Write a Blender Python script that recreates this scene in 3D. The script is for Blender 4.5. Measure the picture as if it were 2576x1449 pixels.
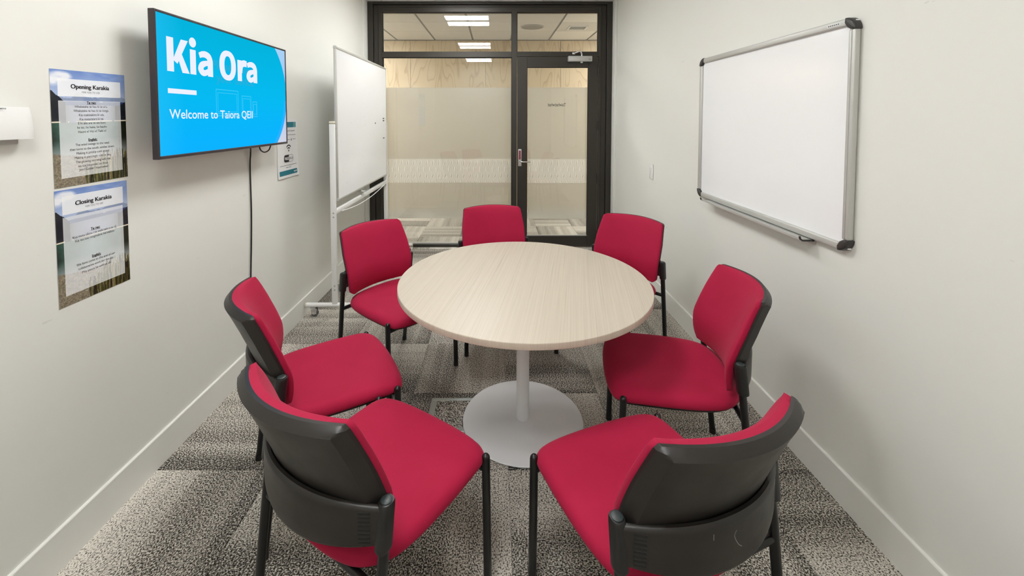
import bpy, bmesh, math, random
from mathutils import Vector, Matrix

# ------------------------------------------------------------------ clear
for o in list(bpy.data.objects):
    bpy.data.objects.remove(o, do_unlink=True)
scene = bpy.context.scene
COL = scene.collection
R = math.radians
random.seed(7)

# ------------------------------------------------------------------ camera
F_PX, PX, PY, TILT, CAM_H = 1060.8, 1245.5, 340.6, 0.04354, 1.4994
cam_d = bpy.data.cameras.new('camera')
cam_d.sensor_fit = 'HORIZONTAL'
cam_d.sensor_width = 36.0
cam_d.lens = 36.0 * F_PX / 2576.0
cam_d.shift_x = (1288.0 - PX) / 2576.0
cam_d.shift_y = -(724.5 - PY) / 2576.0
cam_d.clip_start = 0.02
cam = bpy.data.objects.new('camera', cam_d)
COL.objects.link(cam)
cam.location = (0, 0, CAM_H)
cam.rotation_euler = (math.pi / 2 - TILT, 0, 0)
scene.camera = cam

# ------------------------------------------------------------------ world, exposure
world = bpy.data.worlds.new('world')
scene.world = world
world.use_nodes = True
world.node_tree.nodes['Background'].inputs[0].default_value = (1.0, 0.97, 0.92, 1)
world.node_tree.nodes['Background'].inputs[1].default_value = 0.25
scene.view_settings.view_transform = 'Standard'
scene.view_settings.look = 'None'
scene.view_settings.exposure = 0.08
scene.view_settings.gamma = 1.0
scene.view_settings.use_curve_mapping = False
ROOM_LIGHT = 31.5        # radiance of the ceiling light strips in the room
ADDED_HALL_LIGHT = 54.0        # the same for the unseen panels added to light the corridor

# room constants (metres)
WL, WR = -1.448, 1.345      # left and right wall faces
YB, YF = -0.48, 4.80        # rear wall, front of the glazed partition
CEIL = 2.797
HALL_Y = 6.99               # plywood wall of the corridor


# ------------------------------------------------------------------ material helpers
def s2l(c):
    return tuple(((v / 255) / 12.92 if v / 255 <= 0.04045 else ((v / 255 + 0.055) / 1.055) ** 2.4) for v in c)


def mat(name, rgb, rough=0.5, metal=0.0, spec=0.5, **kw):
    m = bpy.data.materials.new(name)
    m.use_nodes = True
    b = m.node_tree.nodes['Principled BSDF']
    b.inputs['Base Color'].default_value = (*rgb, 1)
    b.inputs['Roughness'].default_value = rough
    b.inputs['Metallic'].default_value = metal
    b.inputs['Specular IOR Level'].default_value = spec
    for k, v in kw.items():
        b.inputs[k].default_value = v
    return m


class NT:
    """small node helper"""
    def __init__(s, m):
        s.t = m.node_tree
        s.b = s.t.nodes.get('Principled BSDF')

    def n(s, typ, **kw):
        nd = s.t.nodes.new(typ)
        for k, v in kw.items():
            setattr(nd, k, v)
        return nd

    def link(s, a, b):
        s.t.links.new(a, b)

    def val(s, sock, v):
        if hasattr(v, 'links') or isinstance(v, bpy.types.NodeSocket):
            s.t.links.new(v, sock)
        else:
            sock.default_value = v

    def math(s, op, a, b=0.0, c=0.0, clamp=False):
        nd = s.n('ShaderNodeMath', operation=op)
        nd.use_clamp = clamp
        s.val(nd.inputs[0], a)
        s.val(nd.inputs[1], b)
        s.val(nd.inputs[2], c)
        return nd.outputs[0]

    def noise(s, vec, scale, detail=2.0, rough=0.5):
        nd = s.n('ShaderNodeTexNoise')
        if vec is not None:
            s.link(vec, nd.inputs['Vector'])
        nd.inputs['Scale'].default_value = scale
        nd.inputs['Detail'].default_value = detail
        nd.inputs['Roughness'].default_value = rough
        return nd.outputs['Fac']

    def mapping(s, vec, scale=(1, 1, 1), loc=(0, 0, 0), rot=(0, 0, 0)):
        nd = s.n('ShaderNodeMapping')
        s.link(vec, nd.inputs['Vector'])
        nd.inputs['Scale'].default_value = scale
        nd.inputs['Location'].default_value = loc
        nd.inputs['Rotation'].default_value = rot
        return nd.outputs[0]

    def ramp(s, fac, stops, interp='LINEAR'):
        nd = s.n('ShaderNodeValToRGB')
        nd.color_ramp.interpolation = interp
        e = nd.color_ramp.elements
        while len(e) < len(stops):
            e.new(0.5)
        for el, (p, c) in zip(e, stops):
            el.position = p
            el.color = (*c, 1)
        s.link(fac, nd.inputs[0])
        return nd.outputs[0]

    def mix(s, fac, a, b):
        nd = s.n('ShaderNodeMix', data_type='RGBA')
        s.val(nd.inputs[0], fac)
        for i, v in ((6, a), (7, b)):
            if isinstance(v, tuple):
                nd.inputs[i].default_value = (*v, 1) if len(v) == 3 else v
            else:
                s.link(v, nd.inputs[i])
        return nd.outputs[2]

    def bump(s, h, strength=0.2, dist=0.002):
        nd = s.n('ShaderNodeBump')
        nd.inputs['Strength'].default_value = strength
        nd.inputs['Distance'].default_value = dist
        s.link(h, nd.inputs['Height'])
        s.link(nd.outputs[0], s.b.inputs['Normal'])

    def obj(s):
        return s.n('ShaderNodeTexCoord').outputs['Object']

    def pos(s):
        return s.n('ShaderNodeNewGeometry').outputs['Position']


M = {}


def emis(name, rgb, strength=1.0):
    m = bpy.data.materials.new(name)
    m.use_nodes = True
    t = m.node_tree
    t.nodes.clear()
    e = t.nodes.new('ShaderNodeEmission')
    e.inputs[0].default_value = (*rgb, 1)
    e.inputs[1].default_value = strength
    o = t.nodes.new('ShaderNodeOutputMaterial')
    t.links.new(e.outputs[0], o.inputs[0])
    return m


# painted plaster with faint scuffs
def wall_mat():
    m = mat('wall_paint', (0.70, 0.672, 0.60), 0.62, spec=0.3)
    n = NT(m)
    p = n.pos()
    big = n.noise(p, 1.3, 3)
    base = n.mix(n.math('MULTIPLY', big, 0.5), (0.795, 0.792, 0.742), (0.765, 0.762, 0.712))
    sc = n.noise(n.mapping(p, (9, 5, 26), rot=(0.5, 0, 0)), 1.0, 4, 0.6)
    mask = n.math('GREATER_THAN', sc, 0.735)
    col = n.mix(n.math('MULTIPLY', mask, 0.22), base, (0.42, 0.41, 0.38))
    n.link(col, n.b.inputs['Base Color'])
    n.bump(n.noise(p, 220, 2), 0.06, 0.001)
    return m


M['wall'] = wall_mat()
M['white_paint'] = mat('white_trim_paint', (0.80, 0.797, 0.75), 0.4)
M['ceiling'] = mat('ceiling_white', (0.88, 0.875, 0.85), 0.8, spec=0.2)
M['bar'] = mat('grid_bar_white', (0.72, 0.71, 0.68), 0.5)
M['hall_tile'] = mat('corridor_ceiling_tile', (0.72, 0.70, 0.66), 0.8)
M['hall_tile_white'] = mat('corridor_ceiling_tile_white', (0.85, 0.83, 0.78), 0.8)
M['hall_gap'] = mat('corridor_ceiling_gap', (0.34, 0.33, 0.31), 0.8)
M['bronze'] = mat('dark_bronze_aluminium', (0.040, 0.035, 0.029), 0.38, 0.3)
M['bronze_in'] = mat('dark_gasket', (0.006, 0.006, 0.006), 0.5)
M['light'] = emis('light_strip', (0.985, 0.99, 0.985), ROOM_LIGHT)
M['hall_light'] = emis('corridor_light_strip', (1.0, 0.985, 0.96), ADDED_HALL_LIGHT)
M['plastic'] = mat('black_plastic', (0.012, 0.0115, 0.011), 0.40)
M['plastic_grey'] = mat('black_plastic_cap', (0.030, 0.042, 0.042), 0.42)
M['slot'] = mat('vent_slot_black', (0.004, 0.004, 0.004), 0.6)
M['leg'] = mat('black_steel_leg', (0.006, 0.006, 0.006), 0.3)
M['white_metal'] = mat('white_powder_coat', (0.92, 0.92, 0.93), 0.38)
M['stand'] = mat('stand_off_white', (0.82, 0.82, 0.80), 0.4)
M['cream_cap'] = mat('cream_plastic', (0.66, 0.62, 0.50), 0.45)
M['alu'] = mat('aluminium', (0.56, 0.56, 0.53), 0.42, 0.35)
M['alu_matt'] = mat('aluminium_matt', (0.50, 0.50, 0.48), 0.5, 0.55)
M['chrome'] = mat('chrome', (0.75, 0.75, 0.75), 0.18, 1.0)
M['board'] = mat('whiteboard_enamel', (0.91, 0.92, 0.93), 0.12, spec=0.5)
M['corner'] = mat('dark_corner_cap', (0.035, 0.032, 0.030), 0.38)
M['tv_frame'] = mat('tv_bezel', (0.035, 0.026, 0.030), 0.3)
M['white_plastic'] = mat('white_plastic', (0.80, 0.80, 0.78), 0.35)
M['grey_plastic'] = mat('grey_plastic', (0.50, 0.50, 0.48), 0.45)
M['cable'] = mat('black_cable', (0.012, 0.012, 0.012), 0.45)
M['rubber'] = mat('grey_rubber', (0.10, 0.10, 0.11), 0.5)
M['ink'] = mat('black_ink', (0.012, 0.012, 0.014), 0.5)
M['ink_grey'] = mat('grey_ink', (0.06, 0.06, 0.065), 0.5)
M['ink_pale'] = mat('pale_grey_ink', (0.30, 0.30, 0.30), 0.5)
M['paper'] = mat('white_paper', (0.80, 0.80, 0.79), 0.45)
M['teal'] = mat('teal_ink', (0.005, 0.165, 0.22), 0.4)
M['teal_pale'] = mat('pale_teal_ink', (0.12, 0.33, 0.34), 0.4)
M['red_label'] = mat('red_label', (0.22, 0.006, 0.04), 0.4)
M['floor_metal'] = mat('floor_box_metal', (0.42, 0.45, 0.43), 0.35, 0.7)


def carpet_mat():
    m = mat('carpet_loop_pile', (0.2, 0.19, 0.17), 0.95, spec=0.1)
    n = NT(m)
    o = n.obj()
    info = n.n('ShaderNodeObjectInfo')
    rnd = info.outputs['Random']
    comb = n.n('ShaderNodeCombineXYZ')
    n.link(n.math('MULTIPLY', rnd, 37.0), comb.inputs[0])
    n.link(n.math('MULTIPLY', rnd, 91.0), comb.inputs[1])
    add = n.n('ShaderNodeVectorMath', operation='ADD')
    n.link(o, add.inputs[0])
    n.link(comb.outputs[0], add.inputs[1])
    v = add.outputs[0]
    sep = n.n('ShaderNodeSeparateXYZ')
    n.link(o, sep.inputs[0])
    grad = n.math('MULTIPLY_ADD', sep.outputs[0], 1.25, 0.5)            # 0..1 across the tile
    rv = n.math('MULTIPLY_ADD', rnd, 0.9, 0.25)
    grad = n.math('MULTIPLY', n.math('SUBTRACT', grad, 0.5), rv)
    band = n.noise(n.mapping(v, (9, 0.12, 1)), 1.0, 2)
    streak = n.noise(n.mapping(v, (75, 1.2, 1)), 1.0, 2)
    loop = n.noise(n.mapping(v, (1.15, 0.8, 1)), 190, 2, 0.6)
    loop2 = n.noise(v, 520, 1)
    f = n.math('ADD', n.math('MULTIPLY', n.math('SUBTRACT', loop, 0.5), 3.0),
               n.math('MULTIPLY', n.math('SUBTRACT', loop2, 0.5), 0.8))
    f = n.math('ADD', f, n.math('MULTIPLY', n.math('SUBTRACT', streak, 0.5), 0.20))
    f = n.math('ADD', f, n.math('MULTIPLY', n.math('SUBTRACT', band, 0.5), 0.65))
    f = n.math('ADD', f, n.math('MULTIPLY', grad, 0.62))
    f = n.math('ADD', f, 0.53, clamp=True)
    col = n.ramp(f, [(0.18, s2l((45, 42, 39))), (0.40, s2l((114, 109, 102))), (0.58, s2l((178, 172, 161))),
                     (0.85, s2l((228, 222, 211)))])
    n.link(col, n.b.inputs['Base Color'])
    n.bump(f, 0.55, 0.003)
    return m


M['carpet'] = carpet_mat()


def fabric_mat():
    m = mat('crimson_fabric', (0.33, 0.012, 0.045), 0.8, spec=0.25)
    m.node_tree.nodes['Principled BSDF'].inputs['Sheen Weight'].default_value = 0.15
    m.node_tree.nodes['Principled BSDF'].inputs['Sheen Roughness'].default_value = 0.4
    m.node_tree.nodes['Principled BSDF'].inputs['Sheen Tint'].default_value = (1, 0.35, 0.45, 1)
    n = NT(m)
    o = n.obj()
    big = n.noise(o, 9, 3)
    lint = n.math('GREATER_THAN', n.noise(o, 85, 2, 0.5), 0.79)
    c = n.mix(big, (0.345, 0.0055, 0.037), (0.415, 0.009, 0.052))
    c = n.mix(n.math('MULTIPLY', lint, 0.35), c, (0.62, 0.25, 0.28))
    n.link(c, n.b.inputs['Base Color'])
    n.bump(n.noise(o, 900, 2), 0.25, 0.001)
    return m


M['fabric'] = fabric_mat()


def shell_mat():
    m = mat('scuffed_black_plastic', (0.022, 0.021, 0.020), 0.4)
    n = NT(m)
    o = n.obj()
    sc = n.math('GREATER_THAN', n.noise(n.mapping(o, (40, 30, 14)), 1.0, 4, 0.6), 0.755)
    c = n.mix(n.math('MULTIPLY', sc, 0.16), (0.017, 0.0135, 0.0115), (0.5, 0.5, 0.48))
    n.link(c, n.b.inputs['Base Color'])
    n.link(n.math('MULTIPLY_ADD', n.noise(o, 14, 3), 0.2, 0.30), n.b.inputs['Roughness'])
    n.bump(n.noise(o, 500, 2), 0.08, 0.001)
    return m


M['shell'] = shell_mat()


def wood_mat():
    m = mat('pale_oak_laminate', (0.6, 0.52, 0.4), 0.42, spec=0.4)
    n = NT(m)
    p = n.mapping(n.obj(), rot=(0, 0, R(11)))
    a = n.noise(n.mapping(p, (130, 0.9, 1)), 1.0, 3, 0.65)
    b = n.noise(n.mapping(p, (310, 2.4, 1)), 1.0, 2, 0.6)
    w = n.noise(n.mapping(p, (7, 0.5, 1)), 1.0, 2)
    f = n.math('ADD', n.math('MULTIPLY', a, 0.6), n.math('MULTIPLY', b, 0.4))
    f = n.math('ADD', f, n.math('MULTIPLY', n.math('SUBTRACT', w, 0.5), 0.10))
    c = n.ramp(f, [(0.28, (0.40, 0.345, 0.27)), (0.42, (0.505, 0.445, 0.36)), (0.58, (0.55, 0.485, 0.395)),
                   (0.8, (0.59, 0.53, 0.44))])
    n.link(c, n.b.inputs['Base Color'])
    n.bump(f, 0.08, 0.001)
    return m


M['wood'] = wood_mat()


def ply_mat():
    m = mat('pine_plywood', (0.6, 0.45, 0.26), 0.5)
    n = NT(m)
    info = n.n('ShaderNodeObjectInfo').outputs['Random']
    o = n.obj()
    comb = n.n('ShaderNodeCombineXYZ')
    n.link(n.math('MULTIPLY', info, 50.0), comb.inputs[0])
    n.link(n.math('MULTIPLY', info, 23.0), comb.inputs[2])
    add = n.n('ShaderNodeVectorMath', operation='ADD')
    n.link(o, add.inputs[0])
    n.link(comb.outputs[0], add.inputs[1])
    v = add.outputs[0]
    h = n.noise(n.mapping(v, (2.6, 1, 0.62)), 1.0, 2, 0.45)
    k = n.math('FRACT', n.math('MULTIPLY', h, 15.0))
    line = n.ramp(k, [(0.0, (0, 0, 0)), (0.66, (0.05, 0.05, 0.05)), (0.92, (0.9, 0.9, 0.9)), (1.0, (0, 0, 0))])
    fine = n.noise(n.mapping(v, (160, 1, 3)), 1.0, 2)
    wv = n.noise(n.mapping(v, (2, 1, 1.2)), 1.0, 2)
    c0 = n.mix(wv, (0.63, 0.515, 0.355), (0.545, 0.43, 0.28))
    c = n.mix(n.math('MULTIPLY', line, n.math('MULTIPLY_ADD', wv, 0.8, 0.25)), c0, (0.36, 0.25, 0.15))
    c = n.mix(n.math('MULTIPLY', fine, 0.18), c, (0.45, 0.33, 0.19))
    n.link(c, n.b.inputs['Base Color'])
    return m


M['ply'] = ply_mat()


def glass_mat():
    """each face of a pane: Schlick reflection over clear transmission"""
    m = bpy.data.materials.new('clear_glass')
    m.use_nodes = True
    m.node_tree.nodes.clear()
    n = NT(m)
    lw = n.n('ShaderNodeLayerWeight')
    lw.inputs['Blend'].default_value = 0.5
    f = n.math('MULTIPLY_ADD', n.math('POWER', lw.outputs['Facing'], 5.0), 0.95, 0.045)
    tr = n.n('ShaderNodeBsdfTransparent')
    tr.inputs['Color'].default_value = (0.975, 0.985, 0.975, 1)
    gl = n.n('ShaderNodeBsdfGlossy')
    gl.inputs['Roughness'].default_value = 0.0
    mx = n.n('ShaderNodeMixShader')
    n.link(f, mx.inputs[0])
    n.link(tr.outputs[0], mx.inputs[1])
    n.link(gl.outputs[0], mx.inputs[2])
    o = n.n('ShaderNodeOutputMaterial')
    n.link(mx.outputs[0], o.inputs[0])
    return m


M['glass'] = glass_mat()


def film_mat(pattern):
    m = bpy.data.materials.new('frosted_film_pattern' if pattern else 'frosted_film')
    m.use_nodes = True
    t = m.node_tree
    t.nodes.clear()
    n = NT(m)
    out = n.n('ShaderNodeOutputMaterial')
    ref = n.n('ShaderNodeBsdfRefraction')
    ref.inputs['Color'].default_value = (0.80, 0.82, 0.82, 1)
    ref.inputs['Roughness'].default_value = 0.42
    ref.inputs['IOR'].default_value = 1.12
    tr = n.n('ShaderNodeBsdfTranslucent')
    tr.inputs['Color'].default_value = (0.72, 0.72, 0.69, 1)
    df = n.n('ShaderNodeBsdfDiffuse')
    df.inputs['Color'].default_value = (0.60, 0.59, 0.55, 1)
    m1 = n.n('ShaderNodeMixShader')
    m1.inputs[0].default_value = 0.5
    n.link(tr.outputs[0], m1.inputs[1])
    n.link(df.outputs[0], m1.inputs[2])
    m2 = n.n('ShaderNodeMixShader')
    m2.inputs[0].default_value = 0.58
    n.link(ref.outputs[0], m2.inputs[1])
    n.link(m1.outputs[0], m2.inputs[2])
    last = m2.outputs[0]
    if pattern:
        sep = n.n('ShaderNodeSeparateXYZ')
        n.link(n.pos(), sep.inputs[0])
        x, z = sep.outputs[0], sep.outputs[2]
        TAU = 2 * math.pi
        u = n.math('DIVIDE', x, 0.072)
        ph = n.math('MULTIPLY', n.math('SUBTRACT', z, 0.742), TAU * 1.75 / 0.275)
        cph = n.math('COSINE', ph)
        d1 = n.math('MULTIPLY', n.math('MULTIPLY', n.math('SINE', n.math('MULTIPLY', u, TAU)), cph), 0.105)
        d2 = n.math('MULTIPLY', n.math('MULTIPLY', n.math('SINE', n.math('MULTIPLY_ADD', u, TAU * 2, 1.0)),
                                       n.math('SINE', n.math('MULTIPLY_ADD', ph, 1.3, 0.5))), 0.024)
        sway = n.math('MULTIPLY', n.math('SINE', n.math('ADD', ph, 0.9)), 0.045)
        w = n.math('ADD', n.math('ADD', u, d1), n.math('ADD', d2, sway))
        st = n.math('SINE', n.math('MULTIPLY', w, TAU * 6))
        thr = n.math('MULTIPLY', n.math('MULTIPLY', n.math('SINE', n.math('MULTIPLY_ADD', u, TAU, 1.57)), cph), 0.22)
        f = n.math('MULTIPLY', n.math('ADD', n.math('SUBTRACT', st, thr), 0.30), 2.5, clamp=True)
        wh = n.n('ShaderNodeBsdfDiffuse')
        wh.inputs['Color'].default_value = (0.97, 0.97, 0.95, 1)
        m3 = n.n('ShaderNodeMixShader')
        n.link(f, m3.inputs[0])
        n.link(last, m3.inputs[1])
        wt = n.n('ShaderNodeBsdfTranslucent')
        wt.inputs['Color'].default_value = (0.97, 0.97, 0.95, 1)
        m4 = n.n('ShaderNodeMixShader')
        m4.inputs[0].default_value = 0.5
        n.link(wh.outputs[0], m4.inputs[1])
        n.link(wt.outputs[0], m4.inputs[2])
        n.link(m4.outputs[0], m3.inputs[2])
        last = m3.outputs[0]
    n.link(last, out.inputs[0])
    return m


M['film'] = film_mat(False)
M['film_pattern'] = film_mat(True)


def vcol_mat():
    m = mat('poster_print', (0.5, 0.5, 0.5), 0.32, spec=0.4)
    n = NT(m)
    a = n.n('ShaderNodeAttribute')
    a.attribute_name = 'Col'
    n.link(a.outputs['Color'], n.b.inputs['Base Color'])
    return m


M['print'] = vcol_mat()

# ------------------------------------------------------------------ object helpers
ORG = {}


def tag(o, label=None, cat=None, group=None, kind=None):
    if label:
        o['label'] = label
    if cat:
        o['category'] = cat
    if group:
        o['group'] = group
    if kind:
        o['kind'] = kind
    return o


def thing(name, label, cat, loc=(0, 0, 0), group=None):
    o = bpy.data.objects.new(name, None)
    o.empty_display_size = 0.1
    COL.objects.link(o)
    o.location = loc
    ORG[o] = Vector(loc)
    return tag(o, label, cat, group)


def mk(name, V, F, m, parent=None, smooth=False, loc=None, angle=None):
    """one mesh object from world-space verts; origin follows the parent (or loc)"""
    org = ORG[parent] if parent is not None else Vector(loc or (0, 0, 0))
    me = bpy.data.meshes.new(name)
    me.from_pydata([tuple(Vector(v) - org) for v in V], [], F)
    me.validate()
    bm = bmesh.new()
    bm.from_mesh(me)
    bmesh.ops.recalc_face_normals(bm, faces=bm.faces)
    if smooth:
        for f in bm.faces:
            f.smooth = True
        lim = R(angle if angle else 50)
        for e in bm.edges:
            if len(e.link_faces) == 2 and e.calc_face_angle(0) > lim:
                e.smooth = False
    bm.to_mesh(me)
    bm.free()
    me.materials.append(m)
    o = bpy.data.objects.new(name, me)
    COL.objects.link(o)
    if parent is not None:
        o.parent = parent
    else:
        o.location = org
    ORG[o] = org
    return o


def box_vf(x0, x1, y0, y1, z0, z1, bev=0.0, seg=2):
    bm = bmesh.new()
    bmesh.ops.create_cube(bm, size=1)
    for v in bm.verts:
        v.co = Vector(((x0 + x1) / 2 + v.co.x * (x1 - x0), (y0 + y1) / 2 + v.co.y * (y1 - y0),
                       (z0 + z1) / 2 + v.co.z * (z1 - z0)))
    if bev > 0:
        bmesh.ops.bevel(bm, geom=list(bm.edges), offset=bev, segments=seg, affect='EDGES', profile=0.5)
    bm.verts.index_update()
    V = [v.co.copy() for v in bm.verts]
    F = [[v.index for v in f.verts] for f in bm.faces]
    bm.free()
    return V, F


def box(name, x0, x1, y0, y1, z0, z1, m, parent=None, bev=0.0, seg=2, **kw):
    V, F = box_vf(x0, x1, y0, y1, z0, z1, bev, seg)
    return mk(name, V, F, m, parent, smooth=bev > 0, angle=35, **kw)


def struct(o):
    o['kind'] = 'structure'
    return o


def joinvf(parts):
    V, F = [], []
    for v, f in parts:
        k = len(V)
        V += list(v)
        F += [[i + k for i in q] for q in f]
    return V, F


def tube_vf(pts, r, seg=12, dome=False):
    """swept tube; r number or list; dome rounds the last end"""
    P = [Vector(p) for p in pts]
    rs = [r] * len(P) if not isinstance(r, (list, tuple)) else list(r)
    if dome:
        d = (P[-1] - P[-2]).normalized()
        e, rr = P[-1], rs[-1]
        for k in (25, 50, 70, 85):
            P.append(e + d * rr * math.sin(R(k)))
            rs.append(rr * math.cos(R(k)))
    V, F = [], []
    ref = None
    for i, p in enumerate(P):
        a = P[max(i - 1, 0)]
        b = P[min(i + 1, len(P) - 1)]
        t = (b - a).normalized()
        if ref is None:
            ref = Vector((0, 0, 1)) if abs(t.z) < 0.9 else Vector((1, 0, 0))
        n1 = (ref - t * ref.dot(t)).normalized()
        ref = n1
        n2 = t.cross(n1)
        for k in range(seg):
            an = 2 * math.pi * k / seg
            V.append(p + (n1 * math.cos(an) + n2 * math.sin(an)) * rs[i])
    for i in range(len(P) - 1):
        for k in range(seg):
            F.append([i * seg + k, i * seg + (k + 1) % seg, (i + 1) * seg + (k + 1) % seg, (i + 1) * seg + k])
    F.append(list(range(seg))[::-1])
    F.append([(len(P) - 1) * seg + k for k in range(seg)])
    return V, F


def tube(name, pts, r, m, parent=None, seg=12, dome=False, **kw):
    V, F = tube_vf(pts, r, seg, dome)
    return mk(name, V, F, m, parent, smooth=True, **kw)


def curve_pts(ctrl, n=8):
    """Catmull-Rom through the control points"""
    P = [Vector(p) for p in ctrl]
    out = []
    for i in range(len(P) - 1):
        p0, p1, p2, p3 = P[max(i - 1, 0)], P[i], P[i + 1], P[min(i + 2, len(P) - 1)]
        for k in range(n):
            t = k / n
            out.append(0.5 * ((2 * p1) + (p2 - p0) * t + (2 * p0 - 5 * p1 + 4 * p2 - p3) * t * t
                              + (3 * p1 - p0 - 3 * p2 + p3) * t ** 3))
    out.append(P[-1])
    return out


def lathe_vf(c, prof, seg=48):
    """profile [(r,z)...] around vertical axis at c; first and last closed with ngon"""
    V, F = [], []
    for r, z in prof:
        for k in range(seg):
            a = 2 * math.pi * k / seg
            V.append(Vector((c[0] + r * math.cos(a), c[1] + r * math.sin(a), c[2] + z)))
    for i in range(len(prof) - 1):
        for k in range(seg):
            F.append([i * seg + k, i * seg + (k + 1) % seg, (i + 1) * seg + (k + 1) % seg, (i + 1) * seg + k])
    F.append(list(range(seg))[::-1])
    F.append([(len(prof) - 1) * seg + k for k in range(seg)])
    return V, F


def lathe(name, c, prof, m, parent=None, seg=48, angle=40, **kw):
    V, F = lathe_vf(c, prof, seg)
    return mk(name, V, F, m, parent, smooth=True, angle=angle, **kw)


def axis_cyl_vf(c, axis, r, l, seg=20):
    d = Vector((0, 0, 0))
    d['xyz'.index(axis)] = l / 2
    c = Vector(c)
    return tube_vf([c - d, c + d], r, seg)


# ---- lettering -----------------------------------------------------------
def glyphs(body, bold=0.0, spacing=1.0):
    cu = bpy.data.curves.new('t', 'FONT')
    cu.body = body
    cu.size = 1.0
    cu.offset = bold
    cu.space_character = spacing
    cu.resolution_u = 5
    ob = bpy.data.objects.new('t', cu)
    COL.objects.link(ob)
    dg = bpy.context.evaluated_depsgraph_get()
    dg.update()
    me = ob.evaluated_get(dg).to_mesh()
    V = [(v.co.x, v.co.y) for v in me.vertices]
    F = [list(p.vertices) for p in me.polygons]
    ob.evaluated_get(dg).to_mesh_clear()
    bpy.data.objects.remove(ob, do_unlink=True)
    bpy.data.curves.remove(cu)
    if not V:
        return [], [], 0, 0
    x0 = min(v[0] for v in V)
    x1 = max(v[0] for v in V)
    return [(v[0] - x0, v[1]) for v in V], F, x1 - x0, 0


def text2d(lines):
    """lines: (body, x, y_baseline, size, width or None, align, bold, spacing, underline)"""
    parts = []
    for ln in lines:
        body, x, y, size, width, align, bold = ln[:7]
        sp = ln[7] if len(ln) > 7 else 1.0
        ul = ln[8] if len(ln) > 8 else False
        V, F, w, _ = glyphs(body, bold, sp)
        if not V:
            continue
        sx = width / w if width else size
        W = w * sx
        ox = x - (W / 2 if align == 'C' else (W if align == 'R' else 0))
        parts.append(([(ox + a * sx, y + b * size) for a, b in V], F))
        if ul:
            parts.append(([(ox, y - size * .16), (ox + W, y - size * .16), (ox + W, y - size * .09), (ox, y - size * .09)],
                          [[0, 1, 2, 3]]))
    return joinvf(parts)


def rect2d(x0, x1, y0, y1):
    return [(x0, y0), (x1, y0), (x1, y1), (x0, y1)], [[0, 1, 2, 3]]


def arc2d(cx, cz, r0, r1, a0, a1, n=12):
    V, F = [], []
    for k in range(n + 1):
        a = R(a0 + (a1 - a0) * k / n)
        V += [(cx + r0 * math.cos(a), cz + r0 * math.sin(a)), (cx + r1 * math.cos(a), cz + r1 * math.sin(a))]
    for k in range(n):
        F.append([2 * k, 2 * k + 2, 2 * k + 3, 2 * k + 1])
    return V, F


def stroke2d(pts, w, n=8):
    """thick polyline through the control points; w is the pen width (number or list)"""
    P = curve_pts([(a, b, 0) for a, b in pts], n) if n else [Vector((a, b, 0)) for a, b in pts]
    ws = [w] * len(P) if not isinstance(w, (list, tuple)) else [w[min(int(k / max(n, 1)), len(w) - 2)] + (w[min(int(k / max(n, 1)), len(w) - 2) + 1] - w[min(int(k / max(n, 1)), len(w) - 2)]) * ((k / max(n, 1)) % 1 if k < len(P) - 1 else 1) for k in range(len(P))]
    V, F = [], []
    for k, p in enumerate(P):
        t = (P[min(k + 1, len(P) - 1)] - P[max(k - 1, 0)]).normalized()
        nn_ = Vector((-t.y, t.x, 0)) * ws[k] / 2
        V += [(p.x + nn_.x, p.y + nn_.y), (p.x - nn_.x, p.y - nn_.y)]
    for k in range(len(P) - 1):
        F.append([2 * k, 2 * k + 1, 2 * k + 3, 2 * k + 2])
    return V, F


def flat(name, V2, F, fn, m, parent):
    me_V = [fn(a, b) for a, b in V2]
    org = ORG[parent]
    me = bpy.data.meshes.new(name)
    me.from_pydata([tuple(Vector(v) - org) for v in me_V], [], F)
    me.materials.append(m)
    o = bpy.data.objects.new(name, me)
    COL.objects.link(o)
    o.parent = parent
    ORG[o] = org
    return o


# ================================================================== STRUCTURE
# ---- floors: quarter-turned carpet tiles
GX, GY = 0.057, 1.73
floor = struct(box('floor', WL - .1, WR + .1, YB - .1, 4.93, -0.06, -0.006, M['hall_gap']))
floor_h = struct(box('floor_corridor', -4.2, 4.2, 4.93, 7.1, -0.06, -0.006, M['hall_gap']))
TURN = {(0, 0): 0, (-1, 1): 180, (-2, -2): 180, (-2, -1): 90, (-1, 0): 90, (1, 0): 90, (2, 0): 180, (1, -2): 90,
        (0, -2): 0, (3, -2): -90, (2, -2): 180, (-1, 5): 0}
tile_cache = {}


def tile(parent, x0, x1, y0, y1, i, j):
    x0c, x1c, y0c, y1c = x0 + .0006, x1 - .0006, y0 + .0006, y1 - .0006
    ang = TURN.get((i, j))
    if ang is None:
        rr = random.Random(i * 131 + j * 17)
        ang = (0 if (i + j) % 2 == 0 else 90) + rr.choice((0, 180))
    w, d = x1c - x0c, y1c - y0c
    if ang % 180:
        w, d = d, w
    key = (round(w, 3), round(d, 3))
    if key not in tile_cache:
        b = .0015
        V = []
        for (a, c, z) in ((w / 2, d / 2, -.006), (w / 2, d / 2, -.0015), (w / 2 - b, d / 2 - b, 0)):
            V += [(-a, -c, z), (a, -c, z), (a, c, z), (-a, c, z)]
        Fq = [[8, 9, 10, 11]]
        for k in (0, 4):
            for q in range(4):
                Fq.append([k + q, k + (q + 1) % 4, k + 4 + (q + 1) % 4, k + 4 + q])
        me = bpy.data.meshes.new('carpet_tile')
        me.from_pydata(V, [], Fq)
        me.materials.append(M['carpet'])
        tile_cache[key] = me
    o = bpy.data.objects.new('carpet_tile', tile_cache[key])
    COL.objects.link(o)
    o.parent = parent
    o.location = ((x0 + x1) / 2, (y0 + y1) / 2, 0)
    o.rotation_euler = (0, 0, R(ang))


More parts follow.
